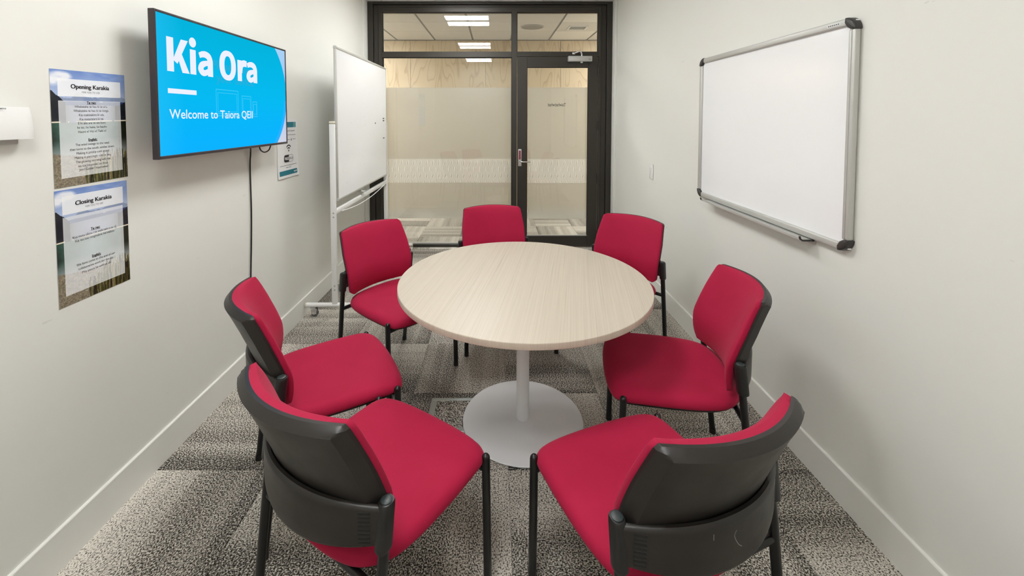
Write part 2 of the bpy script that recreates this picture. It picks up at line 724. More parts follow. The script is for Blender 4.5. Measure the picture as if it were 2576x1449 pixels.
def tiles(parent, xa, xb, ya, yb):
    i0 = math.floor((xa - (GX - .5)) / .5 + 1e-6)
    j0 = math.floor((ya - (GY + .5)) / .5 + 1e-6)
    i = i0
    while GX - .5 + i * .5 < xb - .02:
        j = j0
        while GY + .5 + j * .5 < yb - .02:
            tx0, ty0 = GX - .5 + i * .5, GY + .5 + j * .5
            x0, x1, y0, y1 = max(tx0, xa), min(tx0 + .5, xb), max(ty0, ya), min(ty0 + .5, yb)
            if x1 - x0 > .02 and y1 - y0 > .02:
                tile(parent, x0, x1, y0, y1, i, j)
            j += 1
        i += 1


tiles(floor, WL, WR, YB, 4.93)
tiles(floor_h, -2.443, 2.557, 4.93, HALL_Y)

# ---- walls
struct(box('wall_left', WL - .1, WL, YB - .1, 4.93, -.05, CEIL, M['wall']))
struct(box('wall_right', WR, WR + .1, YB - .1, 4.93, -.05, CEIL, M['wall']))
struct(box('wall_back', WL, WR, YB - .1, YB, -.05, CEIL, M['wall']))
struct(box('wall_corridor_left', -4.2, WL - .1, 4.83, 4.93, -.05, 2.8, M['wall']))
struct(box('wall_corridor_right', WR + .1, 4.2, 4.83, 4.93, -.05, 2.8, M['wall']))
struct(box('trim_1', WL, WL + .013, 4.64, YF + .02, 0, CEIL, M['wall'], bev=.002))
struct(box('trim_2', WR - .024, WR, 4.68, YF + .02, 0, CEIL, M['wall'], bev=.002))


def skirting(name, side):
    """square-edged skirting with a bright bevelled top"""
    X, s = (WL, 1) if side == 'L' else (WR, -1)
    y1 = 4.64 if side == 'L' else 4.68
    prof = [(0, 0), (.011, 0), (.011, .1345), (.0095, .1375), (.007, .139), (0, .139)]
    V, F = [], []
    for y in (YB, y1):
        V += [(X + s * a, y, z) for a, z in prof]
    n = len(prof)
    for k in range(n):
        F.append([k, (k + 1) % n, n + (k + 1) % n, n + k])
    F += [list(range(n)), list(range(n, 2 * n))[::-1]]
    return struct(mk(name, V, F, M['white_paint']))


skirting('baseboard_left', 'L')
skirting('baseboard_right', 'R')
struct(box('baseboard_back', WL + .015, WR - .015, YB, YB + .014, 0, .139, M['white_paint'], bev=.003))

# ---- room ceiling with inset light panels
LIGHTS = [(3.70, 4.27), (1.73, 2.31), (-0.16, 0.43)]
LX0, LX1 = -0.655, -0.075
ceil = struct(box('ceiling', WL - .1, WR + .1, YB - .1, 4.93, CEIL, CEIL + .1, M['ceiling']))
for k in range(-1, 4):
    xb = LX0 - .012 + k * .6
    if WL < xb < WR:
        box('grid_bar', xb - .010, xb + .010, YB, 4.79, CEIL - .003, CEIL, M['bar'], ceil)
for yb in (0.44, 1.08, 1.72, 2.32, 3.0, 3.69, 4.28):
    box('grid_bar', WL, WR, yb - .010, yb + .010, CEIL - .0025, CEIL, M['bar'], ceil)
for k, (a, b) in enumerate(LIGHTS):
    lab = ['twin-strip ceiling light panel in front of the glazed partition',
           'twin-strip ceiling light panel between the television and the wall whiteboard',
           'twin-strip ceiling light panel next to the windowless rear wall'][k]
    t = thing('ceiling_light', lab, 'light', ((LX0 + LX1) / 2, (a + b) / 2, CEIL - .02), 'ceiling light panels')
    box('housing', LX0, LX1, a, b, CEIL - .012, CEIL - .0032, M['white_plastic'], t)
    w = (b - a) * .36
    for q in ((a + .01, a + .01 + w), (b - .01 - w, b - .01)):
        box('diffuser', LX0 + .01, LX1 - .01, q[0], q[1], CEIL - .02, CEIL - .012, M['light'], t)

# ---- corridor
wc = struct(box('wall_corridor_plywood', -4.2, 4.2, HALL_Y + .018, HALL_Y + .12, -.05, 2.9, M['hall_gap']))
for k in range(-3, 4):
    x0 = -.158 + k * 1.236
    V, F = box_vf(-.616, .616, 0, .018, .0, 2.755, .0015, 1)
    if k == -3:
        ply_me = None
    o = mk('plywood_panel', [Vector(v) + Vector((x0 + .618, HALL_Y, 0)) for v in V], F, M['ply'], wc)
    # give each panel its own origin so the grain differs
    off = Vector((x0 + .618, HALL_Y, 0))
    for v in o.data.vertices:
        v.co -= off
    o.location = off
HC = 2.765
ch = struct(box('ceiling_corridor', -4.2, 4.2, 4.93, HALL_Y + .1, HC + .012, HC + .1, M['hall_gap']))
xs = [-1.61 + .623 * k for k in range(-4, 10)]
ys = [4.93, 5.12, 5.70, 6.29, HALL_Y - .004]
for i in range(len(xs) - 1):
    for j in range(4):
        x0, x1 = xs[i] + .014, xs[i + 1] - .014
        if xs[i] < .3 < xs[i + 1] and False:
            continue
        if x0 > 4.1 or x1 < -4.1:
            continue
        lit = (i in (1, 2, 10, 11)) and j == 2  # glowing panels added out of view, only to light the corridor
        white = (i == 8 and j in (1, 3))
        if lit:
            t = thing('corridor_light', ['square corridor light panel, outermost one beyond the wheeled whiteboard', 'square corridor light panel, inner one beyond the wheeled whiteboard', 'square corridor light panel, inner one past the door hinges', 'square corridor light panel, outermost one past the door hinges'][(1, 2, 10, 11).index(i)], 'light',
                      ((x0 + x1) / 2, (ys[j] + ys[j + 1]) / 2, HC), 'corridor ceiling lights')
            box('housing', x0, x1, ys[j] + .005, ys[j + 1] - .005, HC + .002, HC + .0118, M['white_plastic'], t)
            box('diffuser', x0 + .03, x1 - .03, ys[j] + .03, ys[j + 1] - .03, HC - .004, HC + .002, M['hall_light'], t)
        else:
            box('ceiling_tile', x0, x1, ys[j] + .004, ys[j + 1] - .004, HC, HC + .012,
                M['hall_tile_white'] if white else M['hall_tile'], ch, bev=.002, seg=1)
sp = thing('ceiling_speaker', 'round flush speaker in the corridor ceiling', 'speaker', (.52, 5.98, HC))
lathe('rim', (.52, 5.98, HC), [(.165, -.0005), (.165, -.006), (.155, -.010), (.150, -.010), (.150, -.0005)], M['grey_plastic'], sp)
lathe('grille', (.52, 5.98, HC), [(.149, -.0005), (.149, -.007), (.0001, -.008)], M['hall_gap'], sp)
vt = thing('air_vent', 'small square louvred air vent in the corridor ceiling', 'vent', (1.165, 6.02, HC))
Vv = joinvf([box_vf(1.03, 1.30, 5.90, 5.925, HC - .012, HC - .0005), box_vf(1.03, 1.30, 6.125, 6.15, HC - .012, HC - .0005),
             box_vf(1.03, 1.055, 5.925, 6.125, HC - .012, HC - .0005), box_vf(1.275, 1.30, 5.925, 6.125, HC - .012, HC - .0005)])
mk('frame', *Vv, M['white_plastic'], vt)
box('recess', 1.055, 1.275, 5.925, 6.125, HC - .003, HC - .0005, M['slot'], vt)
for k in range(5):
    box('louvre', 1.06, 1.27, 5.94 + k * .04, 5.952 + k * .04, HC - .011, HC - .0032, M['grey_plastic'], vt)

# ---- glazed partition : window_1 (fixed frame) + door_1
ZT = 2.79
XL0, XR0 = -1.434, 1.320
win = thing('window_1', None, None, (-.05, YF, 0))
struct(win)
BZ = M['bronze']


def ring(name, x0, x1, t, w, ya, yb):
    """left jamb, right jamb and head of one stepped frame ring"""
    box(name + '_jamb', x0, x0 + w, ya, yb, 0, t, BZ, win, bev=.002, seg=1)
    box(name + '_jamb', x1 - w, x1, ya, yb, 0, t, BZ, win, bev=.002, seg=1)


ring('outer', XL0, XR0, ZT, .058, YF - .012, YF + .12)
ring('middle', XL0 + .060, XR0 - .060, ZT - .028, .056, YF + .016, YF + .11)
box('outer_head', XL0 + .058, XR0 - .058, YF - .012, YF + .12, ZT - .026, ZT, BZ, win, bev=.002, seg=1)
box('middle_head', XL0 + .116, XR0 - .116, YF + .016, YF + .11, ZT - .058, ZT - .028, BZ, win, bev=.002, seg=1)
gxl, gxr = -1.279, 1.170
box('inner_jamb', XL0 + .118, gxl, YF, YF + .09, 0, ZT - .06, BZ, win, bev=.002, seg=1)
box('inner_jamb', gxr, XR0 - .118, YF, YF + .09, 0, ZT - .06, BZ, win, bev=.002, seg=1)
box('inner_head', gxl, gxr, YF, YF + .09, 2.681, ZT - .06, BZ, win, bev=.002, seg=1)
mx0, mx1 = .190, .248
box('transom', gxl, mx0, YF, YF + .09, 2.174, 2.238, BZ, win, bev=.002, seg=1)
box('transom', mx1, gxr, YF, YF + .09, 2.182, 2.238, BZ, win, bev=.002, seg=1)
box('mullion', mx0, mx1, YF - .002, YF + .09, 0, 2.681, BZ, win, bev=.002, seg=1)
box('sill', gxl, mx0, YF + .002, YF + .09, 0, .032, BZ, win, bev=.002, seg=1)
box('sill_bead', gxl, mx0, YF + .012, YF + .03, .032, .052, M['alu_matt'], win, bev=.002, seg=1)
GY0, GY1 = YF + .040, YF + .046


def pane(x0, x1, z0, z1, parent, y0=GY0, y1=GY1):
    return box('pane', x0, x1, y0, y1, z0, z1, M['glass'], parent)


p_main = pane(gxl - .005, mx0 + .005, .04, 2.18, win)
pane(gxl - .005, mx0 + .005, 2.232, 2.688, win)
pane(mx1 - .005, gxr + .005, 2.232, 2.688, win)
FZ0, FZ1, BZ0, BZ1 = .325, 1.836, .742, 1.017


def film(x0, x1, y, parent):
    for nm, a, b, m in (('frosted_film', FZ0, BZ0, 'film'), ('patterned_film', BZ0, BZ1, 'film_pattern'),
                        ('frosted_film', BZ1, FZ1, 'film')):
        V = [(x0, y, a), (x1, y, a), (x1, y, b), (x0, y, b)]
        mk(nm, V, [[0, 1, 2, 3]], M[m], parent)


film(gxl, mx0, GY1 + .0012, p_main)
# dark gaskets just inside the panes
for (x0, x1, z0, z1) in ((gxl, mx0, .052, 2.174), (gxl, mx0, 2.238, 2.681), (mx1, gxr, 2.238, 2.681)):
    g = .006
    Vg = joinvf([box_vf(x0, x0 + g, GY0 - .012, GY0 - .0005, z0, z1), box_vf(x1 - g, x1, GY0 - .012, GY0 - .0005, z0, z1),
                 box_vf(x0 + g, x1 - g, GY0 - .012, GY0 - .0005, z1 - g, z1)])
    mk('gasket', *Vg, M['bronze_in'], win)

door = thing('door_1', None, None, (.708, YF, 0))
struct(door)
dx0, dx1, dz0, dz1 = .253, 1.162, .012, 2.178
sx0, sx1, sz0, sz1 = .362, 1.056, .132, 2.060
dy0, dy1 = YF - .004, YF + .042
box('stile', dx0, sx0, dy0, dy1, dz0, dz1, BZ, door, bev=.0015, seg=1)
box('stile', sx1, dx1, dy0, dy1, dz0, dz1, BZ, door, bev=.0015, seg=1)
box('rail', sx0, sx1, dy0 + .0005, dy1, dz0, sz0, BZ, door, bev=.0015, seg=1)
box('rail', sx0, sx1, dy0 + .0005, dy1, sz1, dz1, BZ, door, bev=.0015, seg=1)
p_door = pane(sx0 - .004, sx1 + .004, sz0 - .004, sz1 + .004, door, YF + .016, YF + .022)
film(sx0 + .012, sx1 - .002, YF + .0232, p_door)
g = .005
mk('gasket', *joinvf([box_vf(sx0, sx0 + g, YF + .004, YF + .0155, sz0, sz1), box_vf(sx1 - g, sx1, YF + .004, YF + .0155, sz0, sz1),
                      box_vf(sx0 + g, sx1 - g, YF + .004, YF + .0155, sz1 - g, sz1)]), M['bronze_in'], door)
box('glazing_bead', sx0, sx1, YF + .002, YF + .0155, sz0, sz0 + .010, M['alu_matt'], door)
# room name, readable from the corridor side
V2, F2 = text2d([('Taiwhatiwhati', 0, 0, .052, .204, 'C', .012)])
flat('lettering', V2, F2, lambda a, b: (.704 - a, YF + .0226, 1.622 + b), M['ink'], p_door)
# hinges
for z in (2.026, 1.401, .797, .150):
    h = mk('hinge', *joinvf([tube_vf([(1.168, dy0 - .008, z - .055 + q * .0225), (1.168, dy0 - .008, z - .0345 + q * .0225)], .0085, 10)
                             for q in range(5)] + [box_vf(1.1625, 1.1735, dy0 - .006, dy0 + .003, z - .052, z + .052)]), M['bronze'], door, smooth=True)
# door closer with its arm
cl = box('door_closer', .818, 1.086, dy0 - .060, dy0, 2.120, 2.181, M['alu_matt'], door, bev=.006)
lathe('pivot_cap', (.972, dy0 - .03, 2.106), [(.011, 0), (.014, .004), (.014, .0135)], M['white_plastic'], cl, seg=16)
V2, F2 = joinvf([rect2d(1.045, 1.070, 2.139, 2.142), rect2d(1.045, 1.070, 2.146, 2.148)])
flat('maker_mark', V2, F2, lambda a, b: (a, dy0 - .0604, b), M['ink_grey'], cl)
tube('closer_arm', curve_pts([(.972, dy0 - .03, 2.182), (.970, dy0 - .032, 2.205), (.955, dy0 - .04, 2.232), (.950, dy0 - .045, 2.240)], 5),
     [.010] * 15 + [.012], M['chrome'], cl, seg=10)
tube('closer_arm_link', [(.950, dy0 - .045, 2.236), (.915, dy0 - .035, 2.222), (.885, dy0 - .020, 2.215)], .0085, M['chrome'], cl, seg=10)
box('arm_bracket', .868, .900, YF - .026, YF + .0005, 2.203, 2.227, M['chrome'], cl, bev=.003)
# lever handle on its plate
hp = box('handle_plate', .264, .300, dy0 - .009, dy0, .940, 1.134, M['alu'], door, bev=.003)
box('red_sticker', .271, .292, dy0 - .0098, dy0 - .0085, 1.015, 1.118, M['red_label'], hp)
tube('lever', curve_pts([(.283, dy0 - .008, .994), (.283, dy0 - .045, .994), (.300, dy0 - .058, .994), (.340, dy0 - .060, .993), (.398, dy0 - .056, .993)], 5),
     .0085, M['chrome'], hp, seg=12)
mk('lock_cylinder', *axis_cyl_vf((.283, dy0 - .0115, .955), 'y', .009, .006, 16), M['chrome'], hp, smooth=True)

# ================================================================== TABLE
TC = (.137, 2.0285)
table = thing('round_table', 'round pale wood meeting table on a white pedestal', 'table', (TC[0], TC[1], 0))
th = .7148
lathe('tabletop', (TC[0], TC[1], 0), [(.590, th - .0265), (.5985, th - .0255), (.600, th - .024), (.600, th - .0025), (.5985, th - .0006), (.596, th)],
      M['wood'], table, seg=128)
lathe('mounting_plate', (TC[0], TC[1], 0), [(.16, th - .033), (.16, th - .0268)], M['white_metal'], table, seg=40)
lathe('column', (TC[0], TC[1], 0), [(.0315, .0125), (.0315, th - .033)], M['white_metal'], table, seg=40)
lathe('base', (TC[0], TC[1], 0), [(.288, .0032), (.2945, .0045), (.2955, .0075), (.2935, .0105), (.286, .0118), (.10, .0124), (.033, .0126)],
      M['white_metal'], table, seg=96)

# ================================================================== CHAIRS
def hw_back(z):
    pts = [(.47, .212), (.52, .222), (.60, .229), (.70, .227), (.80, .2145), (.835, .211)]
    for (a, b), (c, d) in zip(pts, pts[1:]):
        if z <= c:
            return b + (d - b) * max(0, (z - a)) / (c - a)
    return pts[-1][1]


def y_edge(z):
    pts = [(.47, .006), (.53, .014), (.59, .012), (.64, -.004), (.70, -.028), (.76, -.054), (.84, -.090)]
    pts = [(pts[0][0] - .05, pts[0][1] - .004)] + pts + [(.9, -.117)]
    for k in range(1, len(pts) - 2):
        if z <= pts[k + 1][0] or k == len(pts) - 3:
            (z0, a), (z1, b), (z2, c), (z3, d) = pts[k - 1:k + 3]
            t = (z - z1) / (z2 - z1)
            return .5 * (2 * b + (c - a) * t + (2 * a - 5 * b + 4 * c - d) * t * t + (3 * b - a - 3 * c + d) * t ** 3)


SAG = .062


def back_y(s, z):
    return y_edge(z) - SAG * (1 - s * s)


def lin(n):
    return [-1 + 2 * k / n for k in range(n + 1)]


EDG = [-1, -.985, -.965, -.94, -.90, -.84] + [-.72 + .12 * k for k in range(13)] + [.84, .90, .94, .965, .985, 1]


def sheet(front, back, S, T):
    """closed solid between two surfaces f(s,t)->xyz"""
    ns, nt = len(S), len(T)
    V = [front(s, t) for t in T for s in S] + [back(s, t) for t in T for s in S]
    n = ns * nt
    F = []
    for j in range(nt - 1):
        for i in range(ns - 1):
            a = j * ns + i
            F.append([a, a + 1, a + ns + 1, a + ns])
            F.append([n + a, n + a + ns, n + a + ns + 1, n + a + 1])
    for i in range(ns - 1):
        F.append([i, n + i, n + i + 1, i + 1])
        a = (nt - 1) * ns + i
        F.append([a, a + 1, n + a + 1, n + a])
    for j in range(nt - 1):
        a = j * ns
        F.append([a, a + ns, n + a + ns, n + a])
        a = j * ns + ns - 1
        F.append([a, n + a, n + a + ns, a + ns])
    return V, F


def make_chair(full):
    t = thing('meeting_chair', 'x', 'chair')
    # backrest pad
    z0, z1 = .478, .826

    def pz(s, tt):
        return z0 + (z1 - z0) * (tt + 1) / 2 + (.007 * (1 - s * s) if tt > 0 else -.010 * (1 - s * s)) * abs(tt)

    def px(s, tt):
        z = z0 + (z1 - z0) * (tt + 1) / 2
        rc = 0
        if tt > .90:
            rc = .012 * ((tt - .90) / .10) ** 2
        if tt < -.86:
            rc = .022 * ((-.86 - tt) / .14) ** 2
        return s * (hw_back(z) - rc)

    def e(s, tt):
        return max(0, 1 - abs(s) ** 6) ** .6 * max(0, 1 - abs(tt) ** 7) ** .6

    def pf(s, tt):
        z = pz(s, tt)
        return Vector((px(s, tt), back_y(s, z) + .019 + .021 * e(s, tt), z))

    def pb(s, tt):
        z = pz(s, tt)
        return Vector((px(s, tt), back_y(s, z) + .001, z))
    V, F = sheet(pf, pb, EDG, EDG)
    pad = mk('backrest_pad', V, F, M['fabric'], t, smooth=True, angle=75)
    # backrest shell (chamfered tray behind the pad)
    a0, a1 = .580, .827

    def sz(s, tt):
        return a0 + (a1 - a0) * (tt + 1) / 2 + (.007 * (1 - s * s) if tt > 0 else 0) * abs(tt)

    def sx(s, tt):
        z = a0 + (a1 - a0) * (tt + 1) / 2
        rc = .010 * ((tt - .90) / .10) ** 2 if tt > .90 else 0
        return s * (hw_back(z) + .0015 - rc)

    def sf(s, tt):
        z = sz(s, tt)
        return Vector((sx(s, tt), back_y(s, z) + .0035, z))

    def sb(s, tt):
        z = sz(s, tt)
        k = min(1, (1 - abs(s)) / .08, (1 - tt) / .146)
        return Vector((sx(s, tt), back_y(s, z) - .006 - .024 * k, z))
    V, F = sheet(sf, sb, [-1, -.99, -.955, -.92] + [-.8 + .1 * k for k in range(17)] + [.92, .955, .99, 1], [-1, -.8, -.6, -.4, -.2, 0, .2, .4, .6, .75, .854, .89, .93, .98, 1])
    mk('backrest_shell', V, F, M['shell'], t, smooth=True, angle=26)
    # lumbar band, ends merging into the leg sleeves
    hwB = .246

    def bz(s, tt):
        zt = .604 + .016 * (1 - s * s)
        zb = .514 - .020 * (1 - s * s)
        return zb + (zt - zb) * (tt + 1) / 2

    def by(s, z):
        return -.012 - (SAG + .024) * (1 - abs(s) ** 2.1) + .10 * (z - .6) * -.12

    def bf(s, tt):
        z = bz(s, tt)
        return Vector((s * hwB, by(s, z) + .009 - .003 * abs(tt) ** 6, z))

    def bb(s, tt):
        z = bz(s, tt)
        return Vector((s * hwB, by(s, z) - .009 + .007 * max(0, abs(tt) - .88) / .12, z))
    V, F = sheet(bf, bb, lin(32), [-1, -.96, -.9, -.8, -.4, 0, .4, .8, .9, .96, 1])
    band = mk('lumbar_band', V, F, M['shell'], t, smooth=True, angle=45)
    # ledge that joins the band to the shell
    V, F = sheet(lambda s, q: Vector((s * .235, back_y(s, .60) - .004, .592 + .005 * q)),
                 lambda s, q: Vector((s * .235, by(s, .60) + .002, .592 + .005 * q)), lin(24), [-1, 1])
    mk('ledge', V, F, M['plastic'], t, smooth=True)
    for sd in (-1, 1):
        x = .243 * sd

        def ly(z):
            return -.068 * (1 - z / .61)
        rl = tube('rear_leg', [(x, ly(0), .0), (x, ly(.02), .02), (x, ly(.5), .5), (x, ly(.60), .60)], .0130, M['leg'], t, seg=14)
        tube('foot_cap', [(x, ly(0), .0), (x, ly(.012), .022)], [.0145, .0140], M['plastic'], rl, seg=14)
        # sleeve: superellipse loft
        Vs, Fs = [], []
        seg = 24
        prof = [(.502, .86), (.505, .97), (.512, 1.0), (.598, 1.0), (.606, .97), (.610, .88), (.611, .6)]
        for z, k in prof:
            for q in range(seg):
                an = 2 * math.pi * q / seg
                c, s_ = math.cos(an), math.sin(an)
                ex = math.copysign(abs(c) ** .75, c) * .0172 * k
                ey = math.copysign(abs(s_) ** .75, s_) * .0200 * k
                Vs.append(Vector((x + ex, ly(z) + ey - .002, z)))
        for i in range(len(prof) - 1):
            for q in range(seg):
                Fs.append([i * seg + q, i * seg + (q + 1) % seg, (i + 1) * seg + (q + 1) % seg, (i + 1) * seg + q])
        Fs += [list(range(seg))[::-1], [(len(prof) - 1) * seg + q for q in range(seg)]]
        sl = mk('leg_sleeve', Vs, Fs, M['plastic'], t, smooth=True, angle=45)
        lathe('sleeve_cap', (x, -.002, .611), [(.0138, -.002), (.0138, .0015), (.0115, .003), (.002, .0034)], M['plastic_grey'], sl, seg=20)
        if full:
            for k in range(8):
                zc = .526 + k * .0098
                xm = .2125 * sd
                s_ = xm / hwB
                yy = by(s_, zc) - .0092
                sl_ang = (by((abs(xm) + .01) / hwB, zc) - by((abs(xm) - .01) / hwB, zc)) / .02 * sd
                Vb, Fb = box_vf(-.0120, .0120, -.0006, .0018, -.0031, .0031, .0006, 1)
                Vb = [Vector((xm + v.x, yy + v.y + v.x * sl_ang, zc + v.z)) for v in Vb]
                mk('vent_slot', Vb, Fb, M['slot'], band)
        fx = .245 * sd
        fl = tube('front_leg', [(fx, .411, 0), (fx, .411, .02), (fx, .401, .425), (fx, .401, .4315)], .0133, M['leg'], t, seg=14, dome=True)
        tube('foot_cap', [(fx, .411, 0), (fx, .411, .022)], [.0145, .0140], M['plastic'], fl, seg=14)
    tube('front_crossbar', [(-.245, .400, .3965), (.245, .400, .3965)], .0105, M['leg'], t, seg=12)
    tube('rear_crossbar', [(-.243, -.022, .3975), (.243, -.022, .3975)], .0105, M['leg'], t, seg=12)
    for sd in (-1, 1):
        tube('seat_rail', [(.15 * sd, -.022, .3975), (.15 * sd, .400, .3975)], .0105, M['leg'], t, seg=10)
    # seat
    half = [(0, -.056), (.10, -.049), (.172, -.026), (.220, .028), (.240, .11), (.247, .22), (.247, .32), (.243, .383),
            (.224, .421), (.18, .442), (.10, .454), (0, .458)]
    ring_c = half + [(-a, b) for a, b in half[-2:0:-1]]
    n = len(ring_c)
    out = []
    for i in range(n):
        p = [Vector((*ring_c[(i + q) % n], 0)) for q in (-1, 0, 1, 2)]
        for k in range(4):
            u = k / 4
            out.append(.5 * (2 * p[1] + (p[2] - p[0]) * u + (2 * p[0] - 5 * p[1] + 4 * p[2] - p[3]) * u * u
                             + (3 * p[1] - p[0] - 3 * p[2] + p[3]) * u ** 3))
    cx, cy = 0, .22
    N = len(out)

    def seat_z(r, x, y, zt):
        d = -.010 * (1 - r * r) * (1 - r * r)                       # dish
        f = max(0, (y - .33) / .125)
        d -= .014 * f * f                                          # waterfall front
        b = max(0, (.12 - y) / .15)
        d += .004 * b * b
        d += .004 * abs(x / .24) ** 2
        return zt + d

    def rings(prof):
        V, F = [Vector((cx, cy, seat_z(0, cx, cy, prof[0][1])))], []
        for r, zt in prof:
            for o in out:
                x, y = cx + (o.x - cx) * r, cy + (o.y - cy) * r
                V.append(Vector((x, y, seat_z(min(r, 1), x, y, zt))))
        for k in range(N):
            F.append([0, 1 + k, 1 + (k + 1) % N])
        for i in range(len(prof) - 1):
            for k in range(N):
                a, b = 1 + i * N + k, 1 + i * N + (k + 1) % N
                F.append([a, a + N, b + N, b])
        F.append([1 + (len(prof) - 1) * N + k for k in range(N)])
        return V, F
    V, F = rings([(.15, .461), (.3, .461), (.45, .461), (.6, .4605), (.72, .460), (.80, .459), (.865, .457), (.91, .4535), (.95, .448),
                  (.98, .440), (.996, .431), (1.0, .423), (.994, .417), (.975, .413)])
    mk('seat_cushion', V, F, M['fabric'], t, smooth=True, angle=80)
    V, F = rings([(.3, .4125), (.6, .4125), (.93, .4125), (.965, .412), (.962, .407), (.93, .400), (.88, .397)])
    mk('seat_pan', V, F, M['plastic'], t, smooth=True, angle=60)
    return t


def copy_tree(o, parent=None):
    c = o.copy()
    COL.objects.link(c)
    c.parent = parent
    for ch_ in list(o.children):
        copy_tree(ch_, c)
    return c


CH = [('A', -.454, 1.077, -33.3, 'red chair with vented black back, touching the chair beside the television cable'),
      ('B', .497, .992, 21.5, 'red chair with a hooked white scratch on its vented black back'),
      ('C', -.853, 1.614, -59.0, 'red chair beside the hanging television cable, its side to the posters'),
      ('D', -.711, 2.554, -128.5, 'red chair standing in front of the wheeled whiteboard'),
      ('E', -.009, 3.035, 189.9, 'red chair with its back to the glass door, between table and partition'),
      ('F', .857, 2.723, 133.0, 'red chair nearest the light switch, its back to the right wall corner'),
      ('G', .924, 1.718, 79.4, 'red chair below the pen tray of the wall-mounted whiteboard')]
full = make_chair(True)
simple = make_chair(False)
used = {'f': False, 's': False}
for nm, x, y, a, lab in CH:
    k = 'f' if nm in 'AB' else 's'
    src = full if k == 'f' else simple
    o = src if not used[k] else copy_tree(src)
    used[k] = True
    o.location = (x, y, 0)
    o.rotation_euler = (0, 0, R(a))
    tag(o, lab, 'chair', 'red meeting chairs around the table')
    if nm == 'B':                                # hooked scratch on the back of its band
        bnd = [c for c in o.children if c.name.startswith('lumbar_band')][0]
        ORG[bnd] = Vector((0, 0, 0))
        band_y = lambda x_: -.012 - (SAG + .024) * (1 - abs(x_ / .246) ** 2.1) - .0094
        for pts in ([(-.004, .590), (-.010, .578), (.002, .556), (.014, .546)], [(-.066, .598), (-.066, .584)]):
            V2, F2 = stroke2d(pts, .0016)
            flat('scratch', V2, F2, lambda a, b: (a, band_y(a), b), M['ink_pale'], bnd)

# ================================================================== TELEVISION
TX = -1.328
ty0, ty1, tz0, tz1 = 1.660, 2.696, 1.330, 1.924
tv = thing('television', 'wall-mounted television showing a blue welcome screen', 'television', (WL, (ty0 + ty1) / 2, tz0))
bw = .010


def tvbar(a):
    return a


mk('bezel', *joinvf([box_vf(TX - .026, TX, ty0, ty0 + bw, tz0, tz1, .002, 1), box_vf(TX - .026, TX, ty1 - bw, ty1, tz0, tz1, .002, 1),
                     box_vf(TX - .026, TX, ty0 + bw, ty1 - bw, tz1 - bw, tz1, .002, 1),
                     box_vf(TX - .026, TX, ty0 + bw, ty1 - bw, tz0, tz0 + .013, .002, 1)]), M['tv_frame'], tv)
box('back_panel', TX - .026, TX - .006, ty0 + bw, ty1 - bw, tz0 + .013, tz1 - bw, M['plastic'], tv)
box('rear_housing', TX - .055, TX - .026, ty0 + .15, ty1 - .15, tz0 + .06, tz1 - .16, M['plastic'], tv, bev=.008)
box('wall_bracket', WL + .001, TX - .055, 2.03, 2.33, 1.50, 1.72, M['plastic'], tv, bev=.003)


def screen_mat():
    m = emis('screen_picture', (0, .5, .8), 1.0)
    n = NT(m)
    em = [q for q in m.node_tree.nodes if q.type == 'EMISSION'][0]
    sep = n.n('ShaderNodeSeparateXYZ')
    n.link(n.pos(), sep.inputs[0])
    y, z = sep.outputs[1], sep.outputs[2]
    v = n.math('DIVIDE', n.math('SUBTRACT', z, 1.343), .571)
    u = n.math('DIVIDE', n.math('SUBTRACT', y, 1.67), 1.016)
    blue = n.ramp(v, [(0.0, s2l((12, 174, 252))), (.45, s2l((6, 182, 236))), (1.0, s2l((4, 176, 216)))])
    edge = n.math('MULTIPLY', n.math('SUBTRACT', .14, u), 3.0, clamp=True)
    blue = n.mix(edge, blue, s2l((40, 190, 245)))
    # big circle: inside blue, outside pale
    dy = n.math('SUBTRACT', y, 2.309)
    dz = n.math('SUBTRACT', z, 1.625)
    d = n.math('SQRT', n.math('ADD', n.math('MULTIPLY', dy, dy), n.math('MULTIPLY', dz, dz)))
    o = n.math('MULTIPLY', n.math('SUBTRACT', d, .386), 400, clamp=True)
    right = n.math('GREATER_THAN', y, 2.40)
    o = n.math('MULTIPLY', o, right)
    ringf = n.math('MULTIPLY', n.math('MULTIPLY', n.math('SUBTRACT', d, .358), 400, clamp=True), n.math('MULTIPLY', right, n.math('LESS_THAN', z, 1.6)))
    blue = n.mix(n.math('MULTIPLY', ringf, .5), blue, s2l((60, 170, 255)))
    pale = n.ramp(v, [(0, s2l((205, 208, 222))), (.5, s2l((160, 190, 235))), (1, s2l((165, 205, 240)))])
    c = n.mix(o, blue, pale)
    n.link(c, em.inputs[0])
    return m


M['screen'] = screen_mat()
M['scr_white'] = emis('screen_white', s2l((232, 236, 250)), 1.0)
M['scr_ghost'] = emis('screen_ghost', s2l((40, 172, 214)), 1.0)
M['scr_line'] = emis('screen_line', s2l((60, 196, 244)), 1.0)
SX = TX - .003
scr = mk('screen', [(SX, ty0 + bw, tz0 + .013), (SX, ty1 - bw, tz0 + .013), (SX, ty1 - bw, tz1 - bw), (SX, ty0 + bw, tz1 - bw)], [[0, 1, 2, 3]], M['screen'], tv)
tvp = lambda d: (lambda a, b: (SX + d, a, b))
V2, F2 = text2d([('Please connect', 1.998, 1.728, .060, .345, 'L', .02), ('your device', 2.022, 1.668, .060, .308, 'L', .02)])
flat('faded_lettering', V2, F2, tvp(.0006), M['scr_ghost'], scr)


def frame2d(y0, y1, z0, z1, w):
    return joinvf([rect2d(y0, y1, z0, z0 + w), rect2d(y0, y1, z1 - w, z1), rect2d(y0, y0 + w, z0 + w, z1 - w), rect2d(y1 - w, y1, z0 + w, z1 - w)])


